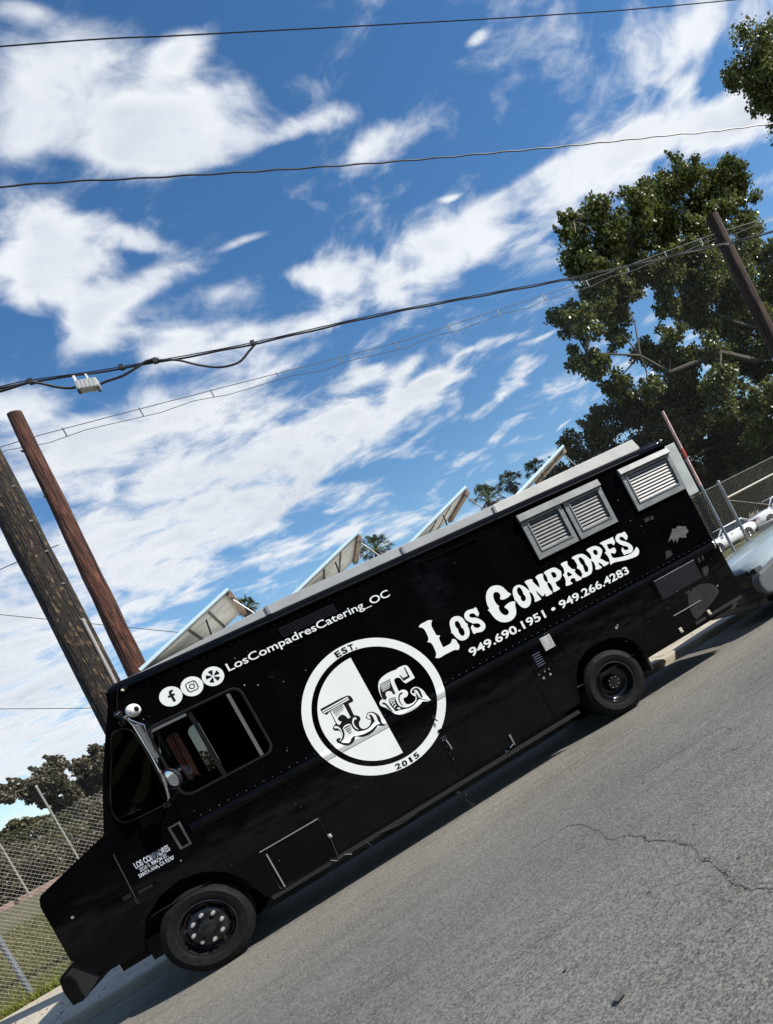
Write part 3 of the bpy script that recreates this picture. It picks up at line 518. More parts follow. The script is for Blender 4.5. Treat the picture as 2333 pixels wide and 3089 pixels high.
# ---------------- lettering ----------------
TR={
'L':["3153,2125 3169,2144 3202,2149 3240,2148 3282,2152 3324,2129 3308,2118 3289,2091 3281,2059 3283,2004 3281,1960 3289,1949 3320,1933 3305,1925 3289,1902 3287,1853 3283,1796 3339,1793 3377,1796 3402,1810 3419,1834 3447,1819 3457,1795 3452,1761 3461,1743 3452,1711 3427,1688 3405,1698 3385,1710 3314,1711 3252,1712 3205,1706 3176,1711 3151,1732 3173,1750 3186,1775 3191,1813 3194,1870 3190,1903 3173,1921 3156,1932 3176,1942 3191,1971 3195,2004 3197,2057 3193,2091 3174,2112"],
'O':["3613,2037 3577,2054 3532,2054 3495,2031 3474,1996 3462,1948 3455,1915 3444,1903 3457,1888 3461,1853 3474,1810 3498,1771 3535,1756 3582,1758 3618,1780 3642,1818 3651,1860 3650,1893 3665,1905 3651,1920 3648,1967 3639,2009","3565,1998 3545,1997 3530,1977 3523,1944 3528,1920 3535,1911 3530,1895 3524,1870 3526,1832 3544,1807 3565,1808 3582,1826 3590,1859 3591,1886 3577,1902 3583,1922 3585,1958 3580,1984"],
'S':["3836,2043 3847,2019 3840,1995 3845,1973 3838,1949 3811,1931 3799,1943 3795,1966 3780,1990 3754,2001 3729,1995 3721,1971 3740,1950 3770,1937 3790,1923 3819,1890 3841,1845 3844,1798 3818,1764 3775,1749 3730,1759 3698,1773 3684,1764 3666,1778 3667,1801 3673,1821 3670,1841 3685,1865 3708,1872 3711,1861 3711,1840 3733,1816 3764,1806 3789,1818 3789,1843 3764,1866 3742,1876 3721,1879 3714,1892 3694,1916 3673,1945 3664,1982 3676,2022 3709,2047 3757,2050 3815,2033 3824,2041"],
'C':["4193,2163 4136,2180 4082,2168 4038,2139 4004,2090 3982,2035 3975,1988 3980,1962 3970,1948 3951,1944 3963,1923 3969,1874 3982,1811 4011,1759 4066,1720 4125,1705 4189,1715 4236,1748 4260,1793 4273,1843 4298,1888 4273,1905 4228,1911 4175,1902 4150,1891 4147,1876 4168,1853 4173,1818 4153,1790 4114,1789 4085,1824 4075,1867 4078,1908 4097,1931 4089,1946 4081,1958 4077,2002 4084,2050 4102,2088 4130,2100 4161,2087 4178,2056 4167,2019 4147,2000 4154,1986 4184,1971 4222,1971 4264,1976 4299,1993 4280,2015 4266,2050 4254,2098 4231,2136"],
'O2':["4428,2053 4381,2056 4339,2029 4314,1979 4309,1931 4301,1910 4315,1877 4319,1837 4337,1790 4370,1761 4411,1757 4455,1776 4493,1829 4504,1878 4507,1906 4521,1913 4518,1931 4508,1953 4487,2006 4451,2043","4421,2025 4401,2023 4381,1998 4373,1959 4380,1925 4388,1913 4376,1887 4377,1859 4394,1839 4419,1843 4440,1866 4443,1897 4432,1917 4440,1947 4441,1985 4434,2013"],
'M':["4519,2049 4548,2056 4605,2047 4623,2031 4610,2012 4639,1932 4652,1904 4667,1924 4676,1999 4667,2034 4678,2049 4741,2054 4778,2038 4767,2014 4755,1992 4754,1937 4778,1917 4761,1899 4758,1836 4773,1790 4768,1770 4685,1767 4670,1782 4687,1802 4682,1811 4657,1795 4633,1794 4620,1826 4592,1900 4589,1842 4607,1783 4599,1768 4521,1771 4516,1790 4536,1813 4535,1890 4517,1908 4523,1929 4531,1985 4520,2026"],
'P':["4794,2045 4815,2052 4868,2054 4937,2051 4971,2027 4991,1990 5005,1966 4995,1938 4977,1902 4941,1880 4896,1874 4870,1879 4868,1865 4862,1824 4883,1797 4882,1775 4797,1770 4785,1790 4804,1813 4806,1890 4788,1910 4784,1923 4795,1939 4804,1990 4800,2014","4883,2008 4869,1992 4872,1935 4900,1922 4926,1937 4929,1975 4909,2001"],
'A':["5041,2044 5068,2054 5131,2049 5139,2032 5119,2007 5148,1921 5183,1908 5174,1892 5160,1881 5182,1809 5212,1778 5202,1760 5130,1761 5116,1778 5128,1796 5120,1807 5101,1826 5068,1825 5049,1795 5065,1773 5059,1762 4989,1765 4970,1777 4979,1800 4996,1820 5012,1880 4999,1906 5018,1921 5034,1925 5052,1972 5051,2006","5078,1924 5052,1894 5055,1861 5111,1859 5115,1873"],
'D':["5216,2054 5235,2063 5323,2058 5374,2040 5407,1991 5423,1944 5441,1922 5426,1906 5419,1866 5395,1809 5360,1769 5311,1759 5234,1762 5211,1775 5223,1801 5239,1804 5241,1871 5223,1893 5213,1911 5232,1932 5238,1951 5234,1998 5233,2027 5211,2043","5300,2018 5288,2007 5286,1929 5302,1910 5295,1891 5286,1821 5312,1803 5339,1819 5357,1861 5339,1904 5349,1933 5345,1980 5327,2011"],
'R':["5440,2060 5462,2067 5525,2069 5581,2058 5622,2022 5637,1987 5639,1969 5608,1926 5562,1896 5557,1881 5578,1862 5609,1813 5637,1797 5632,1777 5564,1769 5543,1785 5548,1805 5523,1838 5504,1849 5503,1817 5523,1783 5515,1769 5448,1772 5429,1793 5449,1818 5456,1883 5437,1903 5430,1920 5460,1944 5463,1993 5452,2027","5518,2013 5508,1995 5512,1959 5529,1945 5554,1945 5572,1977 5565,2009 5540,2020"],
'E':["5648,2056 5673,2067 5782,2058 5859,2061 5852,2038 5857,2013 5848,1976 5814,1957 5805,1978 5800,1992 5740,2008 5725,1992 5729,1939 5764,1928 5780,1936 5811,1922 5811,1878 5779,1856 5759,1861 5741,1883 5725,1883 5714,1842 5726,1808 5825,1781 5916,1762 5980,1759 6049,1777 6092,1806 6111,1783 6103,1731 6058,1693 5971,1699 5876,1714 5787,1738 5709,1758 5672,1758 5647,1749 5652,1790 5668,1806 5669,1874 5655,1904 5655,1927 5675,1929 5686,1958 5677,2008 5673,2033"],
'S2':["6036,2056 6052,2040 6050,2018 6057,1991 6040,1958 6009,1943 5998,1963 5990,1998 5957,2019 5928,2003 5935,1971 5981,1939 6021,1897 6049,1844 6040,1801 6006,1770 5949,1773 5911,1785 5888,1778 5878,1795 5878,1818 5876,1847 5901,1880 5917,1877 5915,1847 5940,1824 5977,1822 5988,1852 5964,1877 5929,1898 5886,1953 5869,2001 5893,2048 5940,2067 6013,2050"],
'lk':["1835,1810 2135,1817 2168,1781 2168,1730 2154,1721 2108,1724 2100,1585 2131,1564 2146,1533 2138,1509 2108,1493 2094,1455 2098,1419 2125,1399 2172,1398 2207,1418 2231,1456 2204,1471 2194,1505 2221,1535 2255,1540 2292,1518 2317,1474 2324,1425 2311,1375 2317,1349 2339,1331 2318,1331 2275,1351 2263,1363 2194,1329 2132,1320 2066,1335 2021,1368 2005,1374 1983,1340 1934,1321 1889,1333 1848,1372 1822,1413 1825,1439 1846,1449 1870,1436 1896,1447 1905,1476 1899,1513 1857,1533 1848,1565 1869,1586 1901,1597 1908,1743 1869,1725 1839,1748"],
'lw':["1914,1740 2055,1750 2063,1736 2059,1580 2028,1585 2027,1615 2000,1652 1958,1650 1938,1631 1940,1604 1961,1586 1924,1563 1908,1594","1843,1785 2132,1796 2134,1780 1842,1772","1841,1761 2133,1772 2133,1758 1848,1750","1938,1515 1960,1533 2002,1534 2028,1516 2025,1479 2033,1434 2060,1405 2117,1383 2174,1381 2214,1403 2244,1414 2258,1451 2244,1482 2225,1465 2206,1484 2206,1510 2231,1529 2259,1527 2285,1504 2296,1464 2285,1413 2290,1370 2246,1378 2187,1356 2116,1351 2041,1368 1995,1389 1966,1383 1949,1360 1921,1345 1864,1385 1860,1396 1898,1412 1928,1451 1938,1490","1865,1572 1885,1577 1909,1555 1919,1513 1912,1466 1891,1433 1856,1409 1848,1414 1883,1438 1905,1476 1909,1513 1894,1544 1865,1558","2082,1564 2106,1556 2105,1534 2083,1541 2061,1520 2054,1484 2070,1424 2061,1427 2043,1463 2042,1508 2056,1540"],
'lk2':["1928,1754 2053,1753 2053,1745 1930,1744","1931,1733 2051,1737 2050,1730 1931,1724","1930,1714 2046,1723 2046,1717 1931,1707","1931,1699 2040,1707 2041,1702 1933,1694","1934,1683 2035,1692 2035,1689 1935,1679","1936,1668 1989,1671 1989,1668 1937,1664","1949,1512 1984,1520 2020,1510 2020,1499 1987,1506 1951,1500","1952,1487 1981,1493 2013,1486 2012,1478 1980,1482 1956,1474","1955,1463 1980,1471 2008,1466 2007,1458 1981,1459 1962,1451","1963,1439 1982,1445 2002,1444 2000,1437 1982,1436 1970,1426","2231,1513 2253,1505 2263,1471 2253,1411 2248,1423 2245,1468 2231,1461 2238,1486"],
'cw_':["2817,1820 2845,1786 2846,1637 2732,1628 2714,1660 2709,1699 2702,1719 2675,1734 2645,1730 2634,1713 2624,1587 2659,1588 2690,1573 2706,1546 2702,1516 2679,1493 2652,1492 2636,1497 2623,1469 2627,1435 2640,1411 2666,1402 2708,1399 2741,1416 2758,1448 2736,1470 2727,1511 2742,1539 2775,1551 2810,1544 2842,1511 2864,1462 2867,1410 2872,1352 2886,1330 2860,1329 2813,1348 2800,1365 2737,1337 2661,1325 2586,1332 2525,1346 2482,1378 2458,1414 2431,1486 2395,1522 2381,1552 2392,1582 2420,1595 2436,1593 2437,1660 2451,1724 2480,1776 2521,1807 2584,1822 2645,1825 2716,1813 2730,1824"],
'ck':["2486,1754 2607,1755 2594,1717 2582,1579 2557,1588 2560,1619 2542,1642 2507,1648 2484,1625 2484,1588 2463,1571 2439,1591 2448,1672","2488,1555 2522,1563 2564,1544 2552,1496 2554,1436 2600,1392 2668,1380 2737,1396 2760,1424 2771,1478 2782,1457 2778,1423 2808,1388 2850,1351 2819,1359 2789,1412 2770,1400 2702,1370 2638,1365 2556,1390 2497,1408 2476,1507","2802,1803 2807,1796 2806,1670 2725,1665 2714,1742 2722,1742 2736,1693 2787,1692 2792,1726 2788,1769","2743,1516 2766,1535 2805,1534 2828,1510 2831,1467 2820,1395 2803,1414 2802,1469 2793,1511 2774,1517 2768,1488 2747,1491","2645,1725 2674,1732 2701,1717 2694,1712 2670,1725 2644,1716","2608,1555 2639,1565 2659,1554 2650,1545 2619,1544 2596,1516 2584,1469 2593,1427 2585,1430 2574,1474 2585,1523","2408,1555 2427,1560 2446,1538 2459,1481 2466,1414 2460,1418 2443,1476 2432,1528 2414,1543"],
'cw2':["2483,1745 2597,1745 2595,1738 2481,1737","2479,1729 2591,1728 2588,1720 2478,1721","2477,1712 2585,1713 2582,1705 2476,1703","2476,1695 2576,1695 2574,1688 2475,1686","2474,1675 2564,1677 2562,1671 2473,1667","2491,1544 2522,1554 2557,1536 2555,1528 2521,1543 2489,1527","2490,1518 2519,1533 2545,1525 2540,1512 2517,1520 2491,1503","2492,1489 2518,1506 2537,1498 2534,1486 2515,1492 2494,1475","2498,1459 2519,1474 2534,1470 2532,1458 2518,1461 2501,1444","2519,1433 2547,1431 2555,1404 2538,1404 2522,1423","2751,1781 2793,1785 2793,1774 2752,1766","2752,1757 2793,1762 2795,1748 2754,1745","2746,1729 2787,1734 2787,1720 2747,1715","2744,1705 2785,1708 2783,1697 2745,1695","2772,1521 2800,1507 2803,1464 2803,1414 2791,1416 2782,1457 2784,1493 2772,1504"],}
def tr(k): return [[(a/1000,b/1000) for a,b in (tuple(map(int,q.split(','))) for q in s.split())] for s in TR[k]]
for k in ('L','O','S','C','O2','M','P','A','D','R','E','S2'):
    shape('letter_'+{'O2':'o','S2':'s'}.get(k,k.lower()),[smooth_poly(p,2,58) for p in tr(k)],VINYL,T,y=-.0022,th=.001)
text('phone_number','949.690.1951 \u2022 949.266.4283',3.52,1.548,.100,2.315,VINYL,T,bold=.022,y=-.0022)
text('web_handle','LosCompadresCatering_OC',1.258,2.584,.086,1.782,VINYL,T,bold=.010,y=-.0165)
drape(shape('logo_ring',[circle(CX,CZ,.751),circle(CX,CZ,.654)],VINYL,T,y=-.0030,th=.001))
a=math.acos((2.353-CX)/.595)
drape(shape('logo_half_disc',[circle(CX,CZ,.595,60,a,2*PI-a)],VINYL,T,y=-.0030,th=.001))
def arc_text(body,r,a_mid,h,step,flip):
    for i,ch in enumerate(body):
        t=a_mid+({'.':-.35}.get(ch,0)+i-(len(body)-1)/2)*step*(-1 if not flip else 1)
        if ch=='.': wd=.016
        elif ch=='1': wd=.028
        else: wd=.058
        rr_=r
        x=CX+rr_*math.cos(t); z=CZ+rr_*math.sin(t)
        ro=t-PI/2 if not flip else t+PI/2
        # left-bottom corner
        x0=x-math.cos(ro)*wd/2; z0=z-math.sin(ro)*wd/2
        text('ring_letter',ch,x0,z0,h,wd,VINK,T,bold=.035,y=-.0044,rot=ro)
arc_text('EST.',.666,math.radians(88),.066,.108,False)
arc_text('2015',.735,math.radians(270.4),.060,.104,True)
for k,m,y in (('lk',VINK,-.0345),('lw',VINYL,-.0357),('lk2',VINK,-.0369),('cw_',VINYL,-.0345),('ck',VINK,-.0357),('cw2',VINYL,-.0369)):
    if k=='lk' or k=='cw_':
        drape(shape('logo_letter',[smooth_poly(p,2,50) for p in tr(k)],m,T,y=-.0042,th=.001))
    else:
        yy={'lw':-.0054,'ck':-.0054,'lk2':-.0066,'cw2':-.0066}[k]
        for p in tr(k): drape(shape('logo_detail',[smooth_poly(p,1,50)],m,T,y=yy,th=.001))
# social marks
for i,(cx,cz) in enumerate(((.6985,2.605),(.902,2.607),(1.109,2.609))):
    d=shape('social_disc',[circle(cx,cz,.1,40)],VINYL,T,y=-.0022,th=.001)
    if i==0:
        shape('mark',[smooth_poly([(cx-.002,cz-.062),(cx-.002,cz-.005),(cx-.022,cz-.005),(cx-.022,cz+.016),(cx-.002,cz+.016),(cx-.002,cz+.034),(cx+.006,cz+.052),(cx+.022,cz+.058),(cx+.042,cz+.057),(cx+.042,cz+.038),(cx+.028,cz+.038),(cx+.021,cz+.032),(cx+.021,cz+.016),(cx+.041,cz+.016),(cx+.038,cz-.005),(cx+.021,cz-.005),(cx+.021,cz-.062)],0)],VINK,d,y=-.0036,th=.001)
    elif i==1:
        shape('mark',[rrect(cx-.052,cx+.052,cz-.052,cz+.052,.03),rrect(cx-.043,cx+.043,cz-.043,cz+.043,.022)],VINK,d,y=-.0036,th=.001)
        shape('mark',[circle(cx,cz,.027,24),circle(cx,cz,.018,24)],VINK,d,y=-.0036,th=.001)
        shape('mark',[circle(cx+.028,cz+.028,.005,10)],VINK,d,y=-.0036,th=.001)
    else:
        for k in range(5):
            t=math.radians(162+72*k if k else 162)
            c_,s_=math.cos(t),math.sin(t); L=.064 if k else .064
            P_=lambda r,w:(cx+r*c_-w*s_,cz+r*s_+w*c_)
            shape('mark',[smooth_poly([P_(.012,-.003),P_(.012,.003),P_(L-.006,.022),P_(L,.014),P_(L,-.014),P_(L-.006,-.022)],1)],VINK,d,y=-.0036,th=.001)
        t=math.radians(126)
AD=mat('reflective_letters',(.52,.56,.62),.4,.3,var=.5,vs=9)
text('door_text','LOS COMPADRES',-.252,1.262,.060,.312,AD,T,bold=.03,y=-.0022)
text('door_text','2520 S. BIRCH ST.',-.235,1.215,.036,.255,AD,T,bold=.03,y=-.0022)
text('door_text','SANTA ANA, CA 92707',-.262,1.168,.036,.318,AD,T,bold=.03,y=-.0022)

# ---------------- roof panels ----------------
PGL=mat('panel_glass_edge',(.62,.80,.86),.15,spec=.6)
PBK=mat('panel_backing',(.46,.45,.41),.75,var=.2,vs=5)
def roof_panel():
    p=MB().prism([(0,0),(1.10,.42),(1.09,.447),(-.01,.03)],.0,1.45).build('solar_panel',PGL,None)
    MB().prism([(.03,.004),(1.075,.403),(1.078,.396),(.034,-.003)],.02,1.43).build('backing',PBK,p)
    MB().prism([(0,-.012),(1.10,.408),(1.10,.42),(0,0)],-.004,.03).build('frame',ALU,p)
    for x in (.55,.80): MB().prism([(x,.382*x-.004),(x+.028,.382*(x+.028)-.004),(x+.028,.382*(x+.028)-.022),(x,.382*x-.022)],.05,1.40).build('batten',mat('batten_dark',(.06,.05,.045),.7),p)
    MB().box(1.05,1.11,.03,1.42,.34,.40).build('end_rail',mat('batten_wood',(.20,.15,.11),.7,var=.3,vs=9),p)
    MB().tube([(1.06,.10,.36),(1.22,.12,.06)],.008,n=6).build('prop',ALU,p)
    MB().tube([(.74,.30,.27),(.70,.28,.0)],.01,n=6).build('prop',RIM,p)
    return p
rp0=roof_panel()
lab=['tilted roof panel nearest the front of the truck, over the windscreen end','second tilted roof panel back from the cab, above the web handle','third tilted roof panel back from the cab, above the ring logo end','rearmost tilted roof panel, nearest the louvred end of the roof']
for i,x in enumerate((.52,2.03,3.47,4.95)):
    p=rp0 if i==0 else copy_tree(rp0)
    p.location=(x,.42,3.025 if i==0 else 3.045); p.parent=T
# ---------------- ground ----------------
def road_mat():
    mt=mat('asphalt',(.19,.187,.178),.82,spec=.3); nt=mt.node_tree; b=nt.nodes['Principled BSDF']
    t=N('ShaderNodeTexCoord',nt); o=t.outputs['Object']
    def noise(s,d,r=.6,st=None):
        n=N('ShaderNodeTexNoise',nt); n.inputs['Scale'].default_value=s; n.inputs['Detail'].default_value=d; n.inputs['Roughness'].default_value=r
        if st:
            mp=N('ShaderNodeMapping',nt); LK(o,mp.inputs[0],nt); mp.inputs['Scale'].default_value=st; LK(mp.outputs[0],n.inputs['Vector'],nt)
        else: LK(o,n.inputs['Vector'],nt)
        return n.outputs[0]
    vo=N('ShaderNodeTexVoronoi',nt); vo.inputs['Scale'].default_value=95; LK(o,vo.inputs['Vector'],nt)
    sp=N('ShaderNodeSeparateColor',nt); LK(vo.outputs['Color'],sp.inputs[0],nt)
    fine=sp.outputs[0]
    sp2=noise(42,3,.8)
    big=noise(.55,5); streak=noise(2.4,5,.6,(.16,3.2,1)); str2=noise(9,3,.5,(.05,2.2,1))
    val=M_('ADD',M_('MULTIPLY',M_('SUBTRACT',fine,.5,nt=nt),.95,nt=nt),M_('MULTIPLY',M_('SUBTRACT',sp2,.5,nt=nt),1.5,nt=nt),nt=nt)
    val=M_('ADD',val,M_('MULTIPLY',M_('SUBTRACT',big,.5,nt=nt),.75,nt=nt),nt=nt)
    val=M_('ADD',val,M_('MULTIPLY',M_('SUBTRACT',streak,.5,nt=nt),.75,nt=nt),nt=nt)
    # pale worn wheel streaks near the truck
    sx=N('ShaderNodeSeparateXYZ',nt); LK(o,sx.inputs[0],nt)
    near=N('ShaderNodeMapRange',nt); LK(sx.outputs[1],near.inputs[0],nt); near.inputs['From Min'].default_value=-2.2; near.inputs['From Max'].default_value=-.3
    lines=M_('MULTIPLY',M_('GREATER_THAN',str2,.60,nt=nt),near.outputs[0],nt=nt)
    val=M_('ADD',val,M_('MULTIPLY',lines,.22,nt=nt),nt=nt)
    val=M_('ADD',M_('MULTIPLY',near.outputs[0],.10,nt=nt),val,nt=nt)
    fac=M_('ADD',val,1.0,nt=nt)
    hue=N('ShaderNodeMix',nt,data_type='RGBA'); LK(near.outputs[0],hue.inputs[0],nt); hue.inputs[6].default_value=(.124,.121,.110,1); hue.inputs[7].default_value=(.145,.135,.116,1)
    vm=N('ShaderNodeVectorMath',nt,operation='SCALE'); LK(hue.outputs[2],vm.inputs[0],nt); LK(fac,vm.inputs['Scale'],nt)
    # wide fine cracks
    wv=N('ShaderNodeTexVoronoi',nt,feature='DISTANCE_TO_EDGE'); wv.inputs['Scale'].default_value=.45
    wr=noise(3,5); ad=N('ShaderNodeVectorMath',nt,operation='ADD'); LK(o,ad.inputs[0],nt); sc=N('ShaderNodeVectorMath',nt,operation='SCALE'); nn=N('ShaderNodeTexNoise',nt); nn.inputs['Scale'].default_value=2.5; nn.inputs['Detail'].default_value=6; LK(o,nn.inputs['Vector'],nt); LK(nn.outputs['Color'],sc.inputs[0],nt); sc.inputs['Scale'].default_value=.5; LK(sc.outputs[0],ad.inputs[1],nt); LK(ad.outputs[0],wv.inputs['Vector'],nt)
    ck=M_('MULTIPLY',M_('LESS_THAN',wv.outputs['Distance'],.0045,nt=nt),M_('GREATER_THAN',noise(.8,2),.60,nt=nt),nt=nt)
    mx=N('ShaderNodeMix',nt,data_type='RGBA'); LK(M_('MULTIPLY',ck,.22,nt=nt),mx.inputs[0],nt); LK(vm.outputs[0],mx.inputs[6],nt); mx.inputs[7].default_value=(.06,.058,.055,1)
    LK(mx.outputs[2],b.inputs['Base Color'],nt)
    bp=N('ShaderNodeBump',nt); bp.inputs['Strength'].default_value=.75; bp.inputs['Distance'].default_value=.012
    LK(M_('ADD',M_('MULTIPLY',fine,.5,nt=nt),sp2,nt=nt),bp.inputs['Height'],nt); LK(bp.outputs[0],b.inputs['Normal'],nt)
    return mt
ROAD=road_mat()
def strip(name,prof,x0,x1,m,nx=2,kind='structure'):
    xs=[x0+(x1-x0)*i/(nx-1) for i in range(nx)]
    mb=MB(); mb.add([(x,y,z) for x in xs for y,z in prof],[(i*len(prof)+j,(i+1)*len(prof)+j,(i+1)*len(prof)+j+1,i*len(prof)+j+1) for i in range(nx-1) for j in range(len(prof)-1)])
    o=mb.build(name,m); tag(o,kind=kind); return o
tag(strip('road',[(-9.5,-.06),(-4,0),(0,0),(1.75,-.055),(2.2,-.10)],-250,250,ROAD),'grey asphalt road with fine cracks')
CONC=mat('kerb_concrete',(.38,.335,.262),.85,var=.14,vs=2.2,bump=.3,bs=60)
CONC2=mat('gutter_concrete',(.36,.335,.29),.85,var=.2,vs=2.5,bump=.3,bs=60)
k=strip('kerb',[(2.19,-.16),(2.195,-.02),(2.205,.018),(2.23,.034),(2.36,.038)],-60,60,CONC); tag(k,'pale concrete kerb running under the truck')
swk=thing('sidewalk','pale concrete sidewalk between the kerb and the fence','sidewalk'); swk['kind']='structure'; del swk['category']
base=strip('sidewalk_base',[(2.36,-.03),(5.05,.03)],-60,60,mat('joint_dark',(.10,.09,.08),.9)); base.parent=swk; del base['kind']
s0=None
for i in range(40):
    x=-26.6+i*1.52
    if s0 is None:
        mb=MB().add([(0,2.368,.036),(1.508,2.368,.036),(1.508,5.03,.094),(0,5.03,.094),(0,2.368,-.06),(1.508,2.368,-.06),(1.508,5.03,-.02),(0,5.03,-.02)],[(0,1,2,3),(4,7,6,5),(0,4,5,1),(1,5,6,2),(2,6,7,3),(3,7,4,0)])
        s0=mb.build('slab',CONC,swk,bevel=.006); s0.location.x=x
    else:
        s=s0.copy(); COL.objects.link(s); s.location.x=x
# far side kerb, behind the camera
tag(strip('far_kerb',[(-9.5,-.07),(-9.51,.07),(-12.5,.10)],-250,250,CONC),'kerb and walk across the street')
def gz(x,y):
    t=max(0,min(1,(y-6)/16)); t=t*t*(3-2*t)
    l=max(0,min(1,(4-x)/8)); r=max(0,min(1,(x-6)/8))
    z=.09+l*t*1.05-r*t*.42
    z+=max(0,(y-60))*.012*l
    return z+.04*math.sin(x*.7+y*.4)*min(1,(y-5)*.3)
GRS=mat('dry_grass_soil',(.115,.080,.045),.95,col2=(.062,.066,.022),var=.2,vs=.9,bump=.6,bs=9,detail=10)
xs=list(np.linspace(-320,-30,16))+list(np.linspace(-26,50,60))+list(np.linspace(56,320,16)); ys=[5.02,5.4,6]+list(np.linspace(7,40,30))+[48,60,80,110,160,240,380,600]
mb=MB(); mb.add([(x,y,gz(x,y)-(.0 if y>5.1 else .01)) for x in xs for y in ys],[(i*len(ys)+j,(i+1)*len(ys)+j,(i+1)*len(ys)+j+1,i*len(ys)+j+1) for i in range(len(xs)-1) for j in range(len(ys)-1)])
g_=mb.build('ground',GRS,smooth=True); tag(g_,'dry grassy ground rising behind the fence',kind='structure')
mb=MB(); mb.add([(-320,-12.5,.09),(320,-12.5,.09),(320,-600,.0),(-320,-600,.0)],[(0,1,2,3)]); tag(mb.build('ground',GRS),'ground across the street behind the camera',kind='structure')
# grass blades and weeds
def blades(name,x0,x1,y0,y1,n,h,m,lab,colvar=0,dens=None):
    n=int(n); P=np.empty((n,3)); P[:,0]=rng.uniform(x0,x1,n); P[:,1]=y0+(y1-y0)*rng.random(n)**1.4
    P[:,2]=[gz(a,b)-.01 for a,b in P[:,:2]]
    a=rng.uniform(0,2*PI,n); hh=h*rng.uniform(.35,1.2,n); wd=.006+.006*rng.random(n); ln=rng.uniform(-.5,.5,(n,2))*hh[:,None]
    d=np.stack([np.cos(a),np.sin(a),0*a],1)*wd[:,None]
    v=np.concatenate([P-d,P+d,P+np.stack([ln[:,0],ln[:,1],hh],1)],1).reshape(-1,3)
    f=np.arange(3*n).reshape(-1,3)
    me=bpy.data.meshes.new(name); me.from_pydata(v.tolist(),[],f.tolist())
    o=fin(name,me,m,recalc=False); tag(o,lab,name.replace('_',' '),kind='stuff'); return o
def leafmat(name,c1,c2,c3=None,tr=.35,sc=1.2,rough=.45):
    mt=bpy.data.materials.new(name); mt.use_nodes=True; nt=mt.node_tree; b=nt.nodes['Principled BSDF']
    g=N('ShaderNodeNewGeometry',nt); n=N('ShaderNodeTexNoise',nt); n.inputs['Scale'].default_value=sc; n.inputs['Detail'].default_value=3; LK(g.outputs['Position'],n.inputs['Vector'],nt)
    r=N('ShaderNodeValToRGB',nt); s=M_('ADD',M_('MULTIPLY',g.outputs['Random Per Island'],.55,nt=nt),M_('MULTIPLY',n.outputs[0],.5,nt=nt),nt=nt); LK(s,r.inputs[0],nt)
    r.color_ramp.elements[0].position=.2; r.color_ramp.elements[1].position=.85; r.color_ramp.elements[0].color=(*c1,1); r.color_ramp.elements[1].color=(*c2,1)
    if c3: e=r.color_ramp.elements.new(.97); e.color=(*c3,1)
    LK(r.outputs[0],b.inputs['Base Color'],nt); b.inputs['Roughness'].default_value=rough; b.inputs['Specular IOR Level'].default_value=.45
    t=N('ShaderNodeBsdfTranslucent',nt); LK(r.outputs[0],t.inputs[0],nt)
    mx=N('ShaderNodeMixShader',nt); mx.inputs[0].default_value=tr; LK(b.outputs[0],mx.inputs[1],nt); LK(t.outputs[0],mx.inputs[2],nt); LK(mx.outputs[0],nt.nodes['Material Output'].inputs[0],nt); return mt
GB=leafmat('grass_blade',(.075,.085,.022),(.20,.18,.065),tr=.3,sc=.8)
GB2=leafmat('weed_leaf',(.10,.13,.02),(.26,.27,.05),tr=.3,sc=2)
blades('grass',-7,1.2,5.0,15,90000,.12,GB,'rough dry grass behind the chain-link fence at left')
blades('weeds',-5.6,-2.2,4.96,6.6,12000,.13,GB2,'bright yellow-green weeds along the sidewalk edge at left')
blades('grass',9,34,5.0,30,60000,.10,leafmat('green_turf',(.05,.085,.012),(.13,.17,.03),tr=.3,sc=.4),'green turf strip behind the fence at right')

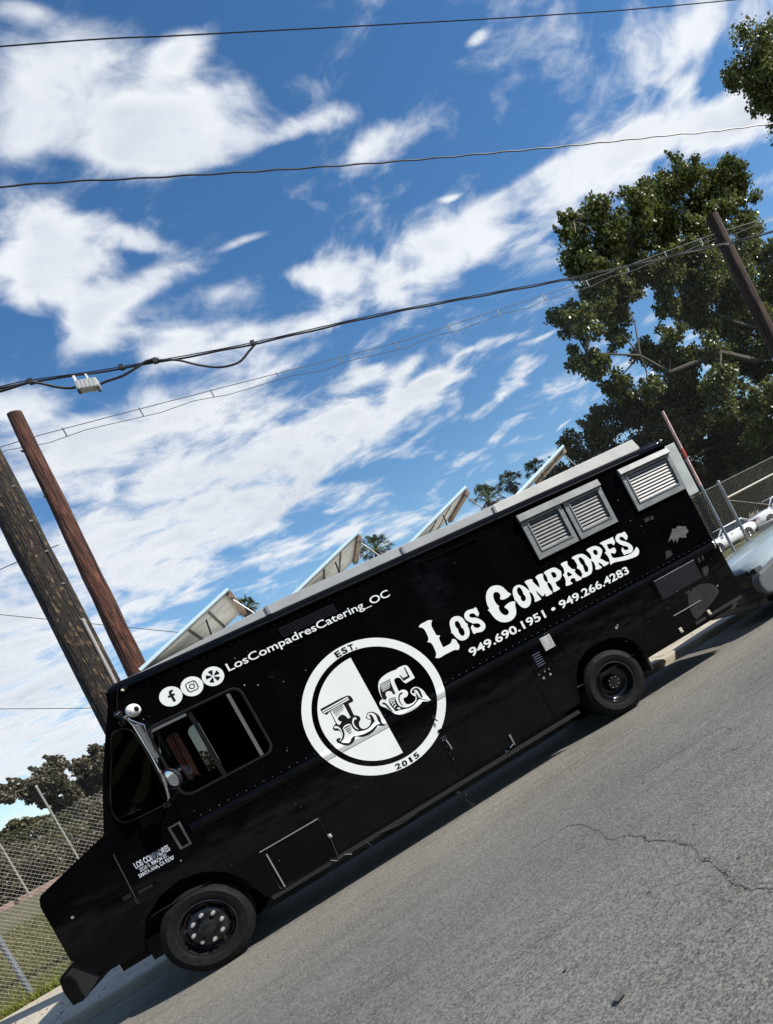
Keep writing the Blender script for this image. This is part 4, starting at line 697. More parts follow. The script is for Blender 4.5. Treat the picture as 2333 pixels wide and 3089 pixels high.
# ---------------- poles ----------------
def wood(name,c1,c2,c3,pos=(.50,.62),sc=(7,7,1.6)):
    mt=bpy.data.materials.new(name); mt.use_nodes=True; nt=mt.node_tree; b=nt.nodes['Principled BSDF']; b.inputs['Roughness'].default_value=.88
    t=N('ShaderNodeTexCoord',nt); mp=N('ShaderNodeMapping',nt); LK(t.outputs['Object'],mp.inputs[0],nt); mp.inputs['Scale'].default_value=sc
    n=N('ShaderNodeTexNoise',nt); n.inputs['Scale'].default_value=1.6; n.inputs['Detail'].default_value=9; n.inputs['Roughness'].default_value=.68; LK(mp.outputs[0],n.inputs['Vector'],nt)
    mp2=N('ShaderNodeMapping',nt); LK(t.outputs['Object'],mp2.inputs[0],nt); mp2.inputs['Scale'].default_value=(38,38,.7)
    n2=N('ShaderNodeTexNoise',nt); n2.inputs['Scale'].default_value=1.3; n2.inputs['Detail'].default_value=6; LK(mp2.outputs[0],n2.inputs['Vector'],nt)
    r=N('ShaderNodeValToRGB',nt); LK(n.outputs[0],r.inputs[0],nt); r.color_ramp.elements[0].position=pos[0]-.16; r.color_ramp.elements[0].color=(*c1,1); r.color_ramp.elements[1].position=pos[1]; r.color_ramp.elements[1].color=(*c3,1); e=r.color_ramp.elements.new(pos[0]); e.color=(*c2,1)
    mm=N('ShaderNodeMix',nt,data_type='RGBA',blend_type='MULTIPLY'); mm.inputs[0].default_value=.85; LK(r.outputs[0],mm.inputs[6],nt)
    r2=N('ShaderNodeValToRGB',nt); LK(n2.outputs[0],r2.inputs[0],nt); r2.color_ramp.elements[0].position=.38; r2.color_ramp.elements[0].color=(.12,.11,.11,1); r2.color_ramp.elements[1].position=.50; r2.color_ramp.elements[1].color=(1,1,1,1); LK(r2.outputs[0],mm.inputs[7],nt)
    LK(mm.outputs[2],b.inputs['Base Color'],nt)
    bp=N('ShaderNodeBump',nt); bp.inputs['Strength'].default_value=1; bp.inputs['Distance'].default_value=.045; LK(M_('ADD',n.outputs[0],n2.outputs[0],nt=nt),bp.inputs['Height'],nt); LK(bp.outputs[0],b.inputs['Normal'],nt)
    return mt
def pole(name,label,base,top,r0,r1,m,grp=None):
    t=thing(name,label,'pole',base,grp); d=Vector(top)-Vector(base); K=26
    path=[Vector((0,0,-.4))]+[d*(i/K)+Vector((random.uniform(-.006,.006),random.uniform(-.006,.006),0)) for i in range(1,K+1)]
    mb=MB(); n=22; vs=[]
    for i,p in enumerate(path):
        r=r0+(r1-r0)*i/K
        for k in range(n):
            a=2*PI*k/n; rr=r*(1+.022*math.sin(3*a+i*.35)+.02*random.uniform(-1,1)); vs.append((p.x+rr*math.cos(a),p.y+rr*math.sin(a),p.z))
    fs=[(i*n+k,i*n+(k+1)%n,(i+1)*n+(k+1)%n,(i+1)*n+k) for i in range(K) for k in range(n)]+[tuple(K*n+k for k in range(n))]
    mb.add(vs,fs); mb.build('shaft',m,t,smooth=True); return t
DP=pole('utility_pole','dark weathered utility pole with peeling bark, conduit and stapled wire, nearest the cab',(-.40,2.62,.04),(.13,2.62,12.6),.215,.165,
 wood('weathered_pole',(.016,.011,.008),(.036,.024,.016),(.23,.145,.07),pos=(.56,.63),sc=(15,15,6)))
def onp(z,a,off,base=(-.40,2.62,.04),top=(.13,2.62,12.6),r0=.215,r1=.165):
    t=(z-base[2])/(top[2]-base[2]); r=r0+(r1-r0)*t+off
    return ((top[0]-base[0])*t+r*math.cos(a),(top[1]-base[1])*t+r*math.sin(a),z-base[2])
aa=math.radians(-40)
MB().tube([onp(z,aa,.014) for z in (2.0,2.8,3.4,4.25)],.022,n=8).build('conduit',mat('conduit_grey',(.26,.24,.22),.5),DP,smooth=True)
MB().tube([onp(z,aa,.008) for z in (4.25,5,6,7,8,9.5)],.009,n=6).build('ground_wire',DARK,DP)
for z in (4.25,4.75,5.2,5.62,6.1,6.6): 
    p=onp(z,aa,.012); MB().box(p[0]-.022,p[0]+.010,p[1]-.012,p[1]+.006,p[2]-.010,p[2]+.010).build('wire_staple',mat('pale_metal',None),DP)
RW=wood('red_pole',(.026,.010,.007),(.080,.027,.016),(.19,.075,.045),pos=(.48,.66),sc=(10,10,1.6))
RP=pole('netting_pole','reddish brown wooden net pole behind the cab, splitting with age',(-.52,5.5,.08),(.005,5.5,8.45),.205,.105,RW,'net poles')
for z,r in ((8.1,.02),(7.3,.0),(5.9,.0)): MB().lathe([(-.16,0),(-.15,.014),(-.10,.016)],(.06+z*.045-.05,0,z-.4),n=8).build('bolt',DARK,RP)
for z_a,z_b,a_,w_ in ((1.0,4.6,-1.0,.012),(3.4,7.6,-.55,.014),(5.2,8.2,-1.35,.008),(2.2,5.5,-1.9,.007)):
    P_=[]; nn_=16
    for k in range(nn_+1):
        z_=z_a+(z_b-z_a)*k/nn_; tt=z_/8.37; r_=.205+(.105-.205)*tt; an=a_+.10*math.sin(k*.8)+.02*random.uniform(-1,1); P_.append((.525*tt+r_*math.cos(an),r_*math.sin(an),z_))
    MB().tube(P_,[max(.001,w_*math.sin(PI*k/nn_)*random.uniform(.6,1)) for k in range(nn_+1)],n=5).build('split',mat('split_dark',(.012,.007,.005),.95),RP)
RP2=pole('netting_pole','dark brown wooden net pole rising in front of the tall tree at right',(14.85,5.5,.05),(14.99,5.5,8.32),.22,.165,wood('brown_pole',(.016,.009,.007),(.042,.020,.014),(.09,.045,.03),sc=(9,9,1.0)),'net poles')
# ---------------- overhead wires ----------------
WB=mat('wire_black',(.018,.018,.020),.5); WG=mat('wire_steel',(.22,.22,.22),.4,.6)
def spline(pts,n=12):
    o=[]; 
    for i in range(len(pts)-1):
        p0=pts[max(i-1,0)];p1=pts[i];p2=pts[i+1];p3=pts[min(i+2,len(pts)-1)]
        for k in range(n):
            t=k/n; o.append(tuple(.5*((2*p1[j])+(-p0[j]+p2[j])*t+(2*p0[j]-5*p1[j]+4*p2[j]-p3[j])*t*t+(-p0[j]+3*p1[j]-3*p2[j]+p3[j])*t**3) for j in range(3)))
    o.append(tuple(pts[-1])); return o
def wire(name,label,pts,r,m,y=2.45,n=10,twist=0,grp='overhead wires'):
    P_=[(a,y,b) if len((a,b))==2 else a for a,b in pts]; P_=spline(P_,n)
    mb=MB().tube(P_,r,n=5); o=mb.build(name,m,smooth=True); tag(o,label,'wire',grp); return o
w1=wire('power_line','highest thin overhead wire crossing the top of the sky',[(-30,12.0),(-6,11.95),(2.366,11.711),(4.667,11.575),(7.454,11.387),(10.925,11.17),(14.904,11.004),(30,10.6)],.010,WB,y=2.47)
def twisted(pts,y,n=14,amp=.005,pitch=.62):
    P_=spline([(a,y,b) for a,b in pts],n); 
    Q=[]; s=0
    for p,q in zip(P_,P_[1:]):
        L=math.dist(p,q); k=max(1,int(L/.06))
        for i in range(k):
            f=i/k; Q.append([p[j]+(q[j]-p[j])*f for j in range(3)]+[s+L*f])
        s+=L
    return [(a,b+amp*math.cos(2*PI*d/pitch),c+amp*math.sin(2*PI*d/pitch)) for a,b,c,d in Q]
mb=MB().tube(twisted([(-20,10.9),(-3,10.3),(1.535,9.84),(3.117,9.613),(4.936,9.352),(7.065,9.078),(9.967,8.757),(12.091,8.549),(14.671,8.314),(28,7.4)],2.47),.013,n=5)
tag(mb.build('power_line',WB),'second wire from the top, a twisted cable crossing the upper sky','wire','overhead wires')
cab=[(-9,7.6),(-2,7.42),(.0,7.335),(.408,7.306),(.707,7.286),(1.306,7.191),(1.6,7.15),(3.23,6.965),(5.562,6.808),(8.687,6.495),(11.993,6.265),(13.331,6.20),(26,5.7)]
mb=MB().tube(twisted(cab,2.47,amp=.004,pitch=.9),.014,n=5).tube([(a,b-.01,c+.022) for a,b,c in spline([(p,2.47,q) for p,q in cab],8)],.008,n=4)
tc_=mb.build('telephone_cable',WB); tag(tc_,'thick lashed cable with drooping loops and a grey splice box','cable','overhead wires')
MB().tube(spline([(-.6,2.44,7.30),(.3,2.44,7.26),(.707,2.44,7.27),(.80,2.44,7.235),(.97,2.44,7.115),(1.08,2.44,7.06),(1.17,2.44,7.045)]),.017,n=6).build('cable_loop',WB,tc_,smooth=True)
MB().tube(spline([(1.42,2.44,6.995),(1.50,2.44,7.01),(1.70,2.44,7.02),(1.89,2.44,7.07),(2.05,2.44,7.12),(2.2,2.44,7.11)]),.016,n=6).build('cable_loop',WB,tc_,smooth=True)
MB().tube(spline([(2.15,2.44,7.10),(2.40,2.44,7.02),(2.62,2.44,6.87),(2.85,2.44,6.76),(3.10,2.44,6.75),(3.30,2.44,6.86),(3.45,2.44,6.95)]),.015,n=6).build('cable_loop',WB,tc_,smooth=True)
for x,z in ((.74,7.28),(1.75,7.14),(2.15,7.10),(3.4,6.96)): MB().box(x-.03,x+.03,2.42,2.49,z-.03,z+.035).build('cable_clamp',WB,tc_,bevel=.005)
SB=mat('splice_grey',(.42,.43,.42),.5)
sb=thing('splice_box','light grey splice box hanging under the lashed cable','box',(1.29,2.45,7.03))
b1=MB().box(-.125,.125,-.08,.08,-.055,.055).build('case',SB,sb,bevel=.012); 
b1.rotation_euler=(0,math.radians(8),0)
for k in range(5):
    q=MB().box(-.10+k*.045,-.08+k*.045,-.084,.084,-.058,.058).build('rib',SB,sb); q.rotation_euler=(0,math.radians(8),0)
MB().box(-.13,-.10,-.03,.03,-.085,-.02).box(.09,.12,-.03,.03,-.10,-.04).build('foot',mat('splice_dark',(.06,.06,.06),.5),sb).rotation_euler=(0,math.radians(8),0)
MB().box(-.11,-.08,-.015,.015,.05,.17).box(.03,.05,-.015,.015,.05,.15).build('hanger',WHT,sb)
# far thin lines at lower left
FARW=(([(-30,5.4),(-1.2,6.163),(-.834,6.19),(-.36,6.21)],.007,5.46,'thin line crossing left behind the dark pole to the reddish pole'),
([(-30,26.5),(-4.999,9.603),(-3.267,8.433),(-.731,6.721),(7.6,1.1)],.011,20,'thin line dropping to the right behind the two wooden poles'),
([(-30,20.1),(-6.218,6.861),(-3.836,5.536),(4.0,1.2)],.011,20,'thin line behind the cab windscreen, lowest of the far lines'))
for a,b,yy,l in FARW:
    tag(MB().tube([(p,yy,q) for p,q in a],b,n=4).build('far_wire',WB),l,'wire','far thin wires')
# ---------------- netting ----------------
NY=5.45
net=thing('safety_net','tall fine mesh safety net hung between the wooden poles','net')
def ntop(x):
    pts=[(-40,7.9),(0.08,7.98),(1.73,7.90),(3.65,7.80),(6.3,7.66),(10.6,7.69),(14.9,7.86),(40,7.6)]
    for (a,b),(c,d) in zip(pts,pts[1:]):
        if a<=x<=c: return b+(d-b)*(x-a)/(c-a)
    return 7.7
NM=mat('net_thread',(.16,.17,.18),.7)
pit=.034; x0,x1=-7.5,23.0
vs=[];fs=[]
for sgn in (1,-1):
    c=x0-8 if sgn>0 else x0
    ce=x1 if sgn>0 else x1+8
    while c<ce:
        # thread x = c + sgn*z
        z=.12
        while z<8:
            za=z; zb=min(z+.55,ntop(c+sgn*(z+.55)))
            xa=c+sgn*za; xb=c+sgn*zb
            if zb-za<.02: break
            if x0<=xa<=x1 and x0<=xb<=x1:
                o=len(vs); r=.00055
                for (xx,zz_) in ((xa,za),(xb,zb)): vs+=[(xx-r,NY,zz_),(xx+r,NY,zz_),(xx,NY-r,zz_+r)]
                fs+=[(o,o+1,o+4,o+3),(o+1,o+2,o+5,o+4),(o+2,o,o+3,o+5)]
            z+=.55
        c+=pit*1.414
me=bpy.data.meshes.new('mesh_fabric'); me.from_pydata(vs,[],fs); fin('mesh_fabric',me,NM,net,recalc=False)['kind']='stuff'
top=[(x,NY,ntop(x)) for x in np.linspace(-20,30,90)]
MB().tube(top,.007,n=5).build('top_cable',WG,net)
MB().tube([(a,b,c-.10-.03*math.sin(a*7)-(.03 if 0<a<16 else 0)) for a,b,c in top],.006,n=4).build('edge_rope',WG,net)
mb=MB()
for x in np.arange(.5,15,1.15): mb.box(x-.01,x+.01,NY-.01,NY+.01,ntop(x)-.13,ntop(x)+.02)
mb.build('hangers',WG,net)
# ---------------- chain link fence ----------------
FY=5.25
GALV=mat('galvanised_wire',(.40,.38,.31),.55,.0,var=.15,vs=30); GPO=mat('galvanised_post',(.19,.215,.24),.45,.4,var=.2,vs=5)
fence=thing('chain_link_fence','galvanised chain-link fence behind the sidewalk','fence')
cell=.0745; z0,z1=.13,2.365; fx0,fx1=-7,22
vs=[];fs=[]
def fwire(pts,r):
    o=len(vs); n=4
    for i,p in enumerate(pts):
        for k in range(n):
            t=2*PI*k/n; vs.append((p[0]+r*1.35*math.cos(t),p[1]+r*1.35*math.sin(t),p[2]))
    for i in range(len(pts)-1):
        for k in range(n): fs.append((o+i*n+k,o+i*n+(k+1)%n,o+(i+1)*n+(k+1)%n,o+(i+1)*n+k))
nz=int((z1-z0)/(cell/2)); 
i=0; x=fx0
while x<fx1:
    hide=(-.9<x<7.6)
    if not hide:
        pts=[]
        for k in range(nz+1):
            side_=1 if (k%2)==0 else -1
            pts.append((x+side_*cell/4*1.06,FY+ (.004 if side_>0 else -.004),z0+k*cell/2*((z1-z0)/(nz*cell/2))))
        fwire(pts,.0016)
    x+=cell/2; i+=1
    # alternate wires are mirrored so that neighbours hook into each other
    if not hide:
        pts=[(x-(1 if k%2==0 else -1)*cell/4*1.06,p[1],p[2]) for k,p in enumerate(pts)]
        fwire(pts,.0016)
    x+=cell/2
me=bpy.data.meshes.new('wire_fabric'); me.from_pydata(vs,[],fs); fin('wire_fabric',me,GALV,fence,recalc=False)['kind']='stuff'
def fpost(x,h=2.36,r=.038,y=FY+.05):
    p=MB().tube([(x,y,0),(x,y,h)],r,n=12).lathe([(h,r*1.15),(h+.03,r*1.1),(h+.055,r*.5),(h+.06,0)],(x,y,0),n=12,axis='z').build('post',GPO,fence,smooth=True); return p
for x in (-6.4,-3.41,11.43,17.5,20.5): fpost(x)
fpost(7.9,2.3,.03)
MB().tube([(11.43,FY+.04,1.965),(17.5,FY+.04,1.985)],.026,n=10).build('brace_rail',mat('rail_pale',(.44,.42,.36),.5,.3),fence,smooth=True)
MB().tube([(11.45,FY+.03,1.90),(13.9,FY+.03,.55)],.006,n=5).build('truss_rod',GALV,fence)
MB().tube([(7.9,FY-.01,2.30),(11.43,FY-.01,2.335),(22,FY-.01,2.33)],.0035,n=5).build('tension_wire',GALV,fence)
tp=thing('marker_pole','tall thin steel pole with a pinkish white and red painted band standing at the fence','pole',(10.86,FY-.10,.05))
MB().tube([(0,0,-.1),(0,0,2.42)],.035,n=10).build('lower_pole',GPO,tp,smooth=True)
PW=mat('faded_pink_paint',(.50,.33,.30),.6,var=.2,vs=6)
MB().tube([(0,0,2.42),(0,0,3.10)],.036,n=10).build('painted_band',PW,tp,smooth=True)
MB().tube([(0,0,3.10),(0,0,3.34)],.037,n=10).build('painted_band',mat('faded_red_paint',(.42,.06,.05),.6,var=.25,vs=6),tp,smooth=True)['label']='red painted band'
MB().tube([(0,0,3.34),(0,0,4.27)],.034,n=10).build('painted_band',PW,tp,smooth=True)
# ---------------- pink retaining kerb and thin poles up the slope ----------------
rw_=thing('low_wall','low weathered pinkish wall along the top of the slope at left','wall',(-12,22.4,1.0))
for i in range(9): 
    b_=MB().box(i*2.0-9,i*2.0-9+1.985,-.12,.12,-.1,.33+.01*(i%2)).build('wall_panel',mat('pink_wall',(.30,.20,.165),.85,var=.2,vs=3),rw_,bevel=.01)
for x,h,l in ((-8.6,4.3,'left one of two thin pale poles standing on the slope'),(-7.0,4.35,'right one of two thin pale poles standing on the slope')):
    tpp=thing('thin_pole',l,'pole',(x,22,1.0),'thin poles on the slope'); MB().tube([(0,0,0),(0,0,h-1)],.035,n=8).build('shaft',mat('pale_pole',(.21,.205,.175),.6),tpp,smooth=True); MB().lathe([(h-1,.04),(h-.97,.04),(h-.95,0)],(0,0,0),n=8,axis='z').build('cap',GALV,tpp)

# ---------------- trees ----------------
def leaves(name,puffs,n,size,m,parent,flat=.0,shell=.5,aspect=1.25,squash=.9):
    pf=np.array(puffs); wgt=pf[:,3]**2.2; wgt/=wgt.sum()
    idx=rng.choice(len(pf),n,p=wgt); c=pf[idx,:3]; r=pf[idx,3]
    d=rng.normal(size=(n,3)); d/=np.linalg.norm(d,axis=1)[:,None]
    # lumpy, gappy clusters: directions are pulled to a few twigs per puff
    K=26; tw=rng.normal(size=(len(pf),K,3)); tw/=np.linalg.norm(tw,axis=2)[:,:,None]
    pick=tw[idx,rng.integers(0,K,n)]; mixr=rng.uniform(.2,.95,n)[:,None]
    d=pick*(1-mixr)+d*mixr; d/=np.linalg.norm(d,axis=1)[:,None]
    rad=r*1.12*(1-shell*rng.random(n)**1.1)*(1+.40*(rng.random(n)**5))
    P=c+d*rad[:,None]*np.array([1.12,1.12,squash])
    nn=rng.normal(size=(n,3))+d*.6; nn/=np.linalg.norm(nn,axis=1)[:,None]
    a=np.cross(nn,rng.normal(size=(n,3))); a/=np.linalg.norm(a,axis=1)[:,None]; b=np.cross(nn,a)
    s=size*rng.uniform(.6,1.25,n)[:,None]; a*=s*.5*aspect; b*=s*.5
    v=np.stack([P-a,P+b*.9-a*.1,P+a,P-b*.9-a*.1],1).reshape(-1,3)
    me=bpy.data.meshes.new(name); me.vertices.add(4*n); me.vertices.foreach_set('co',v.ravel().astype(np.float32))
    me.loops.add(4*n); me.loops.foreach_set('vertex_index',np.arange(4*n,dtype=np.int32))
    me.polygons.add(n); me.polygons.foreach_set('loop_start',np.arange(0,4*n,4,dtype=np.int32)); me.polygons.foreach_set('loop_total',np.full(n,4,dtype=np.int32)); me.update(); me.validate()
    return fin(name,me,m,parent,recalc=False)
BARK=mat('grey_bark',(.085,.075,.058),.9,var=.35,vs=6,bump=.8,bs=12,stretch=(3,3,.8))
def tree(name,label,base,fork,puffs,n,size,m,r0=.4,group=None,shell=.5,limbs=None,cat='tree',sub=9):
    t=thing(name,label,cat,base,group); B=Vector(base); F=Vector(fork)-B
    pl=[(p[0]-base[0],p[1]-base[1],p[2]-base[2],p[3]) for p in puffs]; pm=pl
    mb=MB().tube([(0,0,-.5),(F.x*.4,F.y*.4,F.z*.5),tuple(F)],[r0*1.15,r0*.95,r0*.8],n=10); mb.build('trunk',BARK,t,smooth=True)
    mb=MB(); mains=[]; left=list(pl); far=max(left,key=lambda p:(Vector(p[:3])-F).length); mains.append(far)
    while len(mains)<min(5,len(pl)):
        mains.append(max(left,key=lambda p:min((Vector(p[:3])-Vector(q[:3])).length for q in mains)))
    limbs_=[]
    for p in mains:
        q=Vector(p[:3]); pts=[F-Vector((0,0,.3))]
        for k in range(1,7): 
            f=k/6; L=(q-F).length; pts.append(F.lerp(q,f)+Vector((random.uniform(-.05,.05)*L,random.uniform(-.05,.05)*L,-.12*L*f*(1-f)+random.uniform(-.03,.03)*L)))
        rr=[r0*(.50-.44*k/6) for k in range(7)]; mb.tube([tuple(v_) for v_ in pts],rr,n=7); limbs_.append(pts)
    for p in pl:
        q=Vector(p[:3]); best=min(((v_-q).length,i_,v_) for l_ in limbs_ for i_,v_ in enumerate(l_[1:])); a_=best[2]
        mid=a_.lerp(q,.5)+Vector((random.uniform(-.2,.2),random.uniform(-.2,.2),random.uniform(-.1,.3)))*best[0]*.3
        mb.tube([tuple(a_),tuple(mid),tuple(q)],[r0*.11,r0*.07,r0*.02],n=5)
    mb.build('branches',BARK,t,smooth=True)
    if sub:
        lf=[]
        for p in pm:
            lf.append((p[0],p[1],p[2],p[3]*.55))
            for _ in range(sub):
                d=Vector((random.gauss(0,1),random.gauss(0,1),random.gauss(0,1))).normalized(); k=p[3]*random.uniform(.55,1.02); c=Vector(p[:3])+d*k
                lf.append((c.x,c.y,c.z,p[3]*random.uniform(.20,.46)))
                if random.random()<.35:      # a spray blown upwards
                    for q in range(1,4): lf.append((c.x-.12*q*p[3],c.y,c.z+.16*q*p[3],p[3]*(.20-.03*q)))
        pl=lf
    leaves('crown',pl,n,size,m,t,shell=shell)['kind']='stuff'
    return t
POP= [(43.83,36.43,27.06,1.67),(49.63,38.27,26.8,1.74),(42.34,37.22,26.99,1.3),(47.12,38.62,26.14,1.88),(50.25,38.75,25.08,1.27),(37.77,35.39,25.5,1.6),(33.8,35.08,24.74,1.58),(35.27,40.02,27.5,1.21),(31.32,36.56,23.64,1.66),(33.82,36.41,23.06,2.11),(40.83,40.97,25.95,2.22),(41.6,37.82,24.38,2.4),(45.93,40.02,24.43,1.88),(45.93,37.86,22.5,2.32),(49.16,38.83,19.75,1.95),(31.47,35.9,20.78,1.84),(36.88,38.81,21.85,1.64),(41.9,40.21,22.62,2.01),(42.69,38.14,19.39,2.45),(46.52,39.45,18.26,2.38),(29.68,39.03,20.19,1.3),(28.69,35.38,18.05,1.33),(32.93,39.55,19.88,1.57),(32.63,38.55,17.83,1.35),(27.64,36.81,16.26,1.05),(27.85,35.19,15.0,1.24),(31.56,40.19,14.69,1.17),(37.5,37.84,18.28,1.23),(40.92,39.31,17.71,1.98),(44.32,40.27,16.37,2.33),(46.59,39.28,15.1,2.14),(36.06,40.53,15.77,1.58),(36.14,37.37,15.66,1.12),(37.33,39.81,13.72,1.9),(39.74,37.67,13.45,1.49),(43.26,40.61,12.53,1.75),(45.66,40.27,12.43,1.9),(36.65,35.58,9.9,1.8),(39.79,35.82,8.48,1.47),(31.44,36.3,12.47,1.11),(50.15,40.79,17.14,2.27),(46.13,37.62,12.16,2.34),(51.47,38.76,16.41,3.04),(44.24,36.81,7.75,2.74),(40.21,38.04,6.46,1.74),(38.1,37.32,20.56,1.65),(33.91,37.11,19.69,1.31),(41.75,38.51,21.54,1.98),(46.54,38.51,20.24,2.12),(51.24,40.43,22.94,1.51)]
OAK= [(27.68,43.73,12.39,1.23),(30.88,44.72,13.26,1.71),(33.71,44.43,13.37,1.9),(36.3,44.96,12.21,2.21),(38.42,43.69,11.75,2.24),(39.07,41.65,9.72,2.22),(43.64,44.44,8.77,2.42),(45.84,44.86,6.21,2.75),(27.71,44.62,11.05,1.17),(30.04,43.28,10.44,1.99),(33.51,43.86,10.16,2.32),(35.05,41.84,8.75,2.53),(39.92,44.33,7.38,2.78),(41.57,43.29,4.95,2.57),(43.34,42.14,2.89,2.85),(31.14,41.25,7.58,1.58),(36.29,44.42,6.61,2.2),(39.44,44.96,4.13,2.31),(40.05,41.35,2.19,2.25),(25.85,44.2,11.22,0.83),(24.08,42.64,10.57,0.79),(38.84,41.6,11.95,1.76),(36.34,42.18,12.26,1.71),(48.31,44.08,4.45,3.08),(45.73,44.49,-0.11,3.01)]
HEDGE= [(37.31,44.09,3.37,1.24),(40.07,45.23,3.02,1.39),(41.48,44.09,2.97,1.4),(44.61,45.44,2.61,1.48),(37.89,44.66,1.93,0.9),(40.66,45.76,1.53,1.13),(43.71,45.96,1.47,1.17),(45.93,45.01,1.42,1.5),(48.99,46.0,0.98,1.83),(35.53,44.62,3.4,1.31)]
TOPR= [(28.57,13.32,17.91,1.14),(28.3,14.16,17.76,0.86),(28.31,13.25,16.74,1.14),(27.02,13.52,17.28,0.34),(30.37,13.85,18.36,1.34),(28.95,14.18,16.38,0.72),(30.37,13.45,17.13,1.89),(28.65,13.27,15.55,1.02)]
EUC= [(-17.32,62.21,8.8,0.71),(-17.2,58.88,7.75,0.72),(-19.33,62.75,8.32,0.7),(-20.11,62.38,8.43,0.63),(-16.6,59.27,6.94,0.68),(-16.28,59.76,5.87,0.74),(-15.07,60.12,7.35,0.71),(-15.11,60.86,6.28,0.83),(-13.9,60.57,7.65,0.72),(-13.48,60.36,6.99,0.84),(-17.15,60.72,5.29,0.69),(-16.57,62.64,4.9,0.84),(-17.98,60.04,6.51,0.57),(-13.66,59.59,5.07,1.1),(-20.42,61.32,8.12,0.46)]
BUSH= [(-14.86,40.95,4.68,0.5),(-14.29,41.2,4.7,0.51),(-14.52,43.91,4.75,0.54),(-13.34,42.08,4.24,0.53),(-12.79,42.19,3.73,0.54),(-11.67,40.05,3.02,0.56),(-11.59,41.66,2.41,0.66),(-10.99,42.32,2.53,0.8),(-15.24,40.08,4.52,0.59),(-15.78,42.46,3.86,0.47),(-14.73,42.53,3.75,0.64),(-13.08,40.24,2.76,0.73),(-12.9,42.51,1.62,0.78),(-15.26,41.87,3.05,0.55),(-14.61,42.72,2.13,0.57),(-11.69,41.41,1.02,0.78),(-17.02,42.83,4.34,0.72),(-16.69,42.95,3.21,0.55)]
LP=leafmat('poplar_leaf',(.026,.042,.011),(.19,.21,.055),(.25,.28,.12),tr=.32,sc=.5,rough=.35)
tree('poplar_tree','tall leafy poplar with glittering leaves behind the brown net pole',(53.6,38,-.4),(50.3,38,10.5),POP,185000,.25,LP,r0=.75,shell=.85,sub=11)
LO=leafmat('oak_leaf',(.034,.038,.013),(.135,.13,.042),(.19,.18,.07),tr=.15,sc=.35,rough=.5)
tree('oak_tree','broad dark green tree behind the rear of the truck',(52,44,-.4),(49,44,7.0),OAK,130000,.21,LO,r0=.5,shell=.7)
tree('shrub','dark hedge-like shrub behind the parked cars at right',(48,45,-.5),(48,45,2.2),HEDGE,50000,.20,leafmat('hedge_leaf',(.030,.036,.010),(.085,.095,.028),tr=.15,sc=.4),r0=.15,cat='shrub')
tree('tree','leafy tree reaching in at the top right corner of the sky',(34,14,0),(32.5,14,14),TOPR,24000,.12,LP,r0=.4,shell=.85,sub=11)
EUC=[(a,b,c,d*1.4) for a,b,c,d in EUC]
EU1=[p for p in EUC if p[0]<-15.7]; EU2=[p for p in EUC if p[0]>=-15.7]
LE=leafmat('eucalyptus_leaf',(.040,.040,.024),(.125,.105,.068),(.15,.12,.08),tr=.2,sc=.35)
tree('eucalyptus_tree','brownish eucalyptus with layered crown, far left of the far trees',(-17,60,1.6),(-17,60,4.5),EU1,40000,.20,LE,r0=.3,group='eucalyptus trees',shell=.85)
tree('eucalyptus_tree','brownish eucalyptus close beside the cab windscreen',(-14.6,60,1.6),(-14.6,60,4.3),EU2,36000,.20,LE,r0=.3,group='eucalyptus trees',shell=.85)
LB=leafmat('bush_leaf',(.036,.036,.014),(.105,.098,.042),(.19,.20,.08),tr=.15,sc=.3)
tree('bushes','dark tangled bushes along the hillside behind the left fence',(-10,43,1.2),(-10,43,2.0),[(a,b,c-.3,d*1.25) for a,b,c,d in BUSH],95000,.17,LB,r0=.1,cat='bush')
BU2=[(x_,27+1.5*math.sin(x_*2.1),1.75+.35*math.sin(x_*1.7),1.0) for x_ in np.arange(-14,1.5,.9)]
tree('bushes','brown scrub just above the pinkish low wall',(-7,26,1.1),(-7,27,1.5),BU2,40000,.12,leafmat('scrub_leaf',(.050,.036,.022),(.10,.078,.045),(.20,.2,.07),tr=.15,sc=.5),r0=.08,cat='bush')
BU3=[(x_,53+2*math.sin(x_*.9),zz_+.8*math.sin(x_*.6),2.6) for x_ in np.arange(18,80,2.4) for zz_ in (2.0,4.6)]
tree('bushes','dark tree belt behind the parked white cars',(44,53,-.5),(44,53,1.0),BU3,110000,.26,LO,r0=.1,cat='bush')
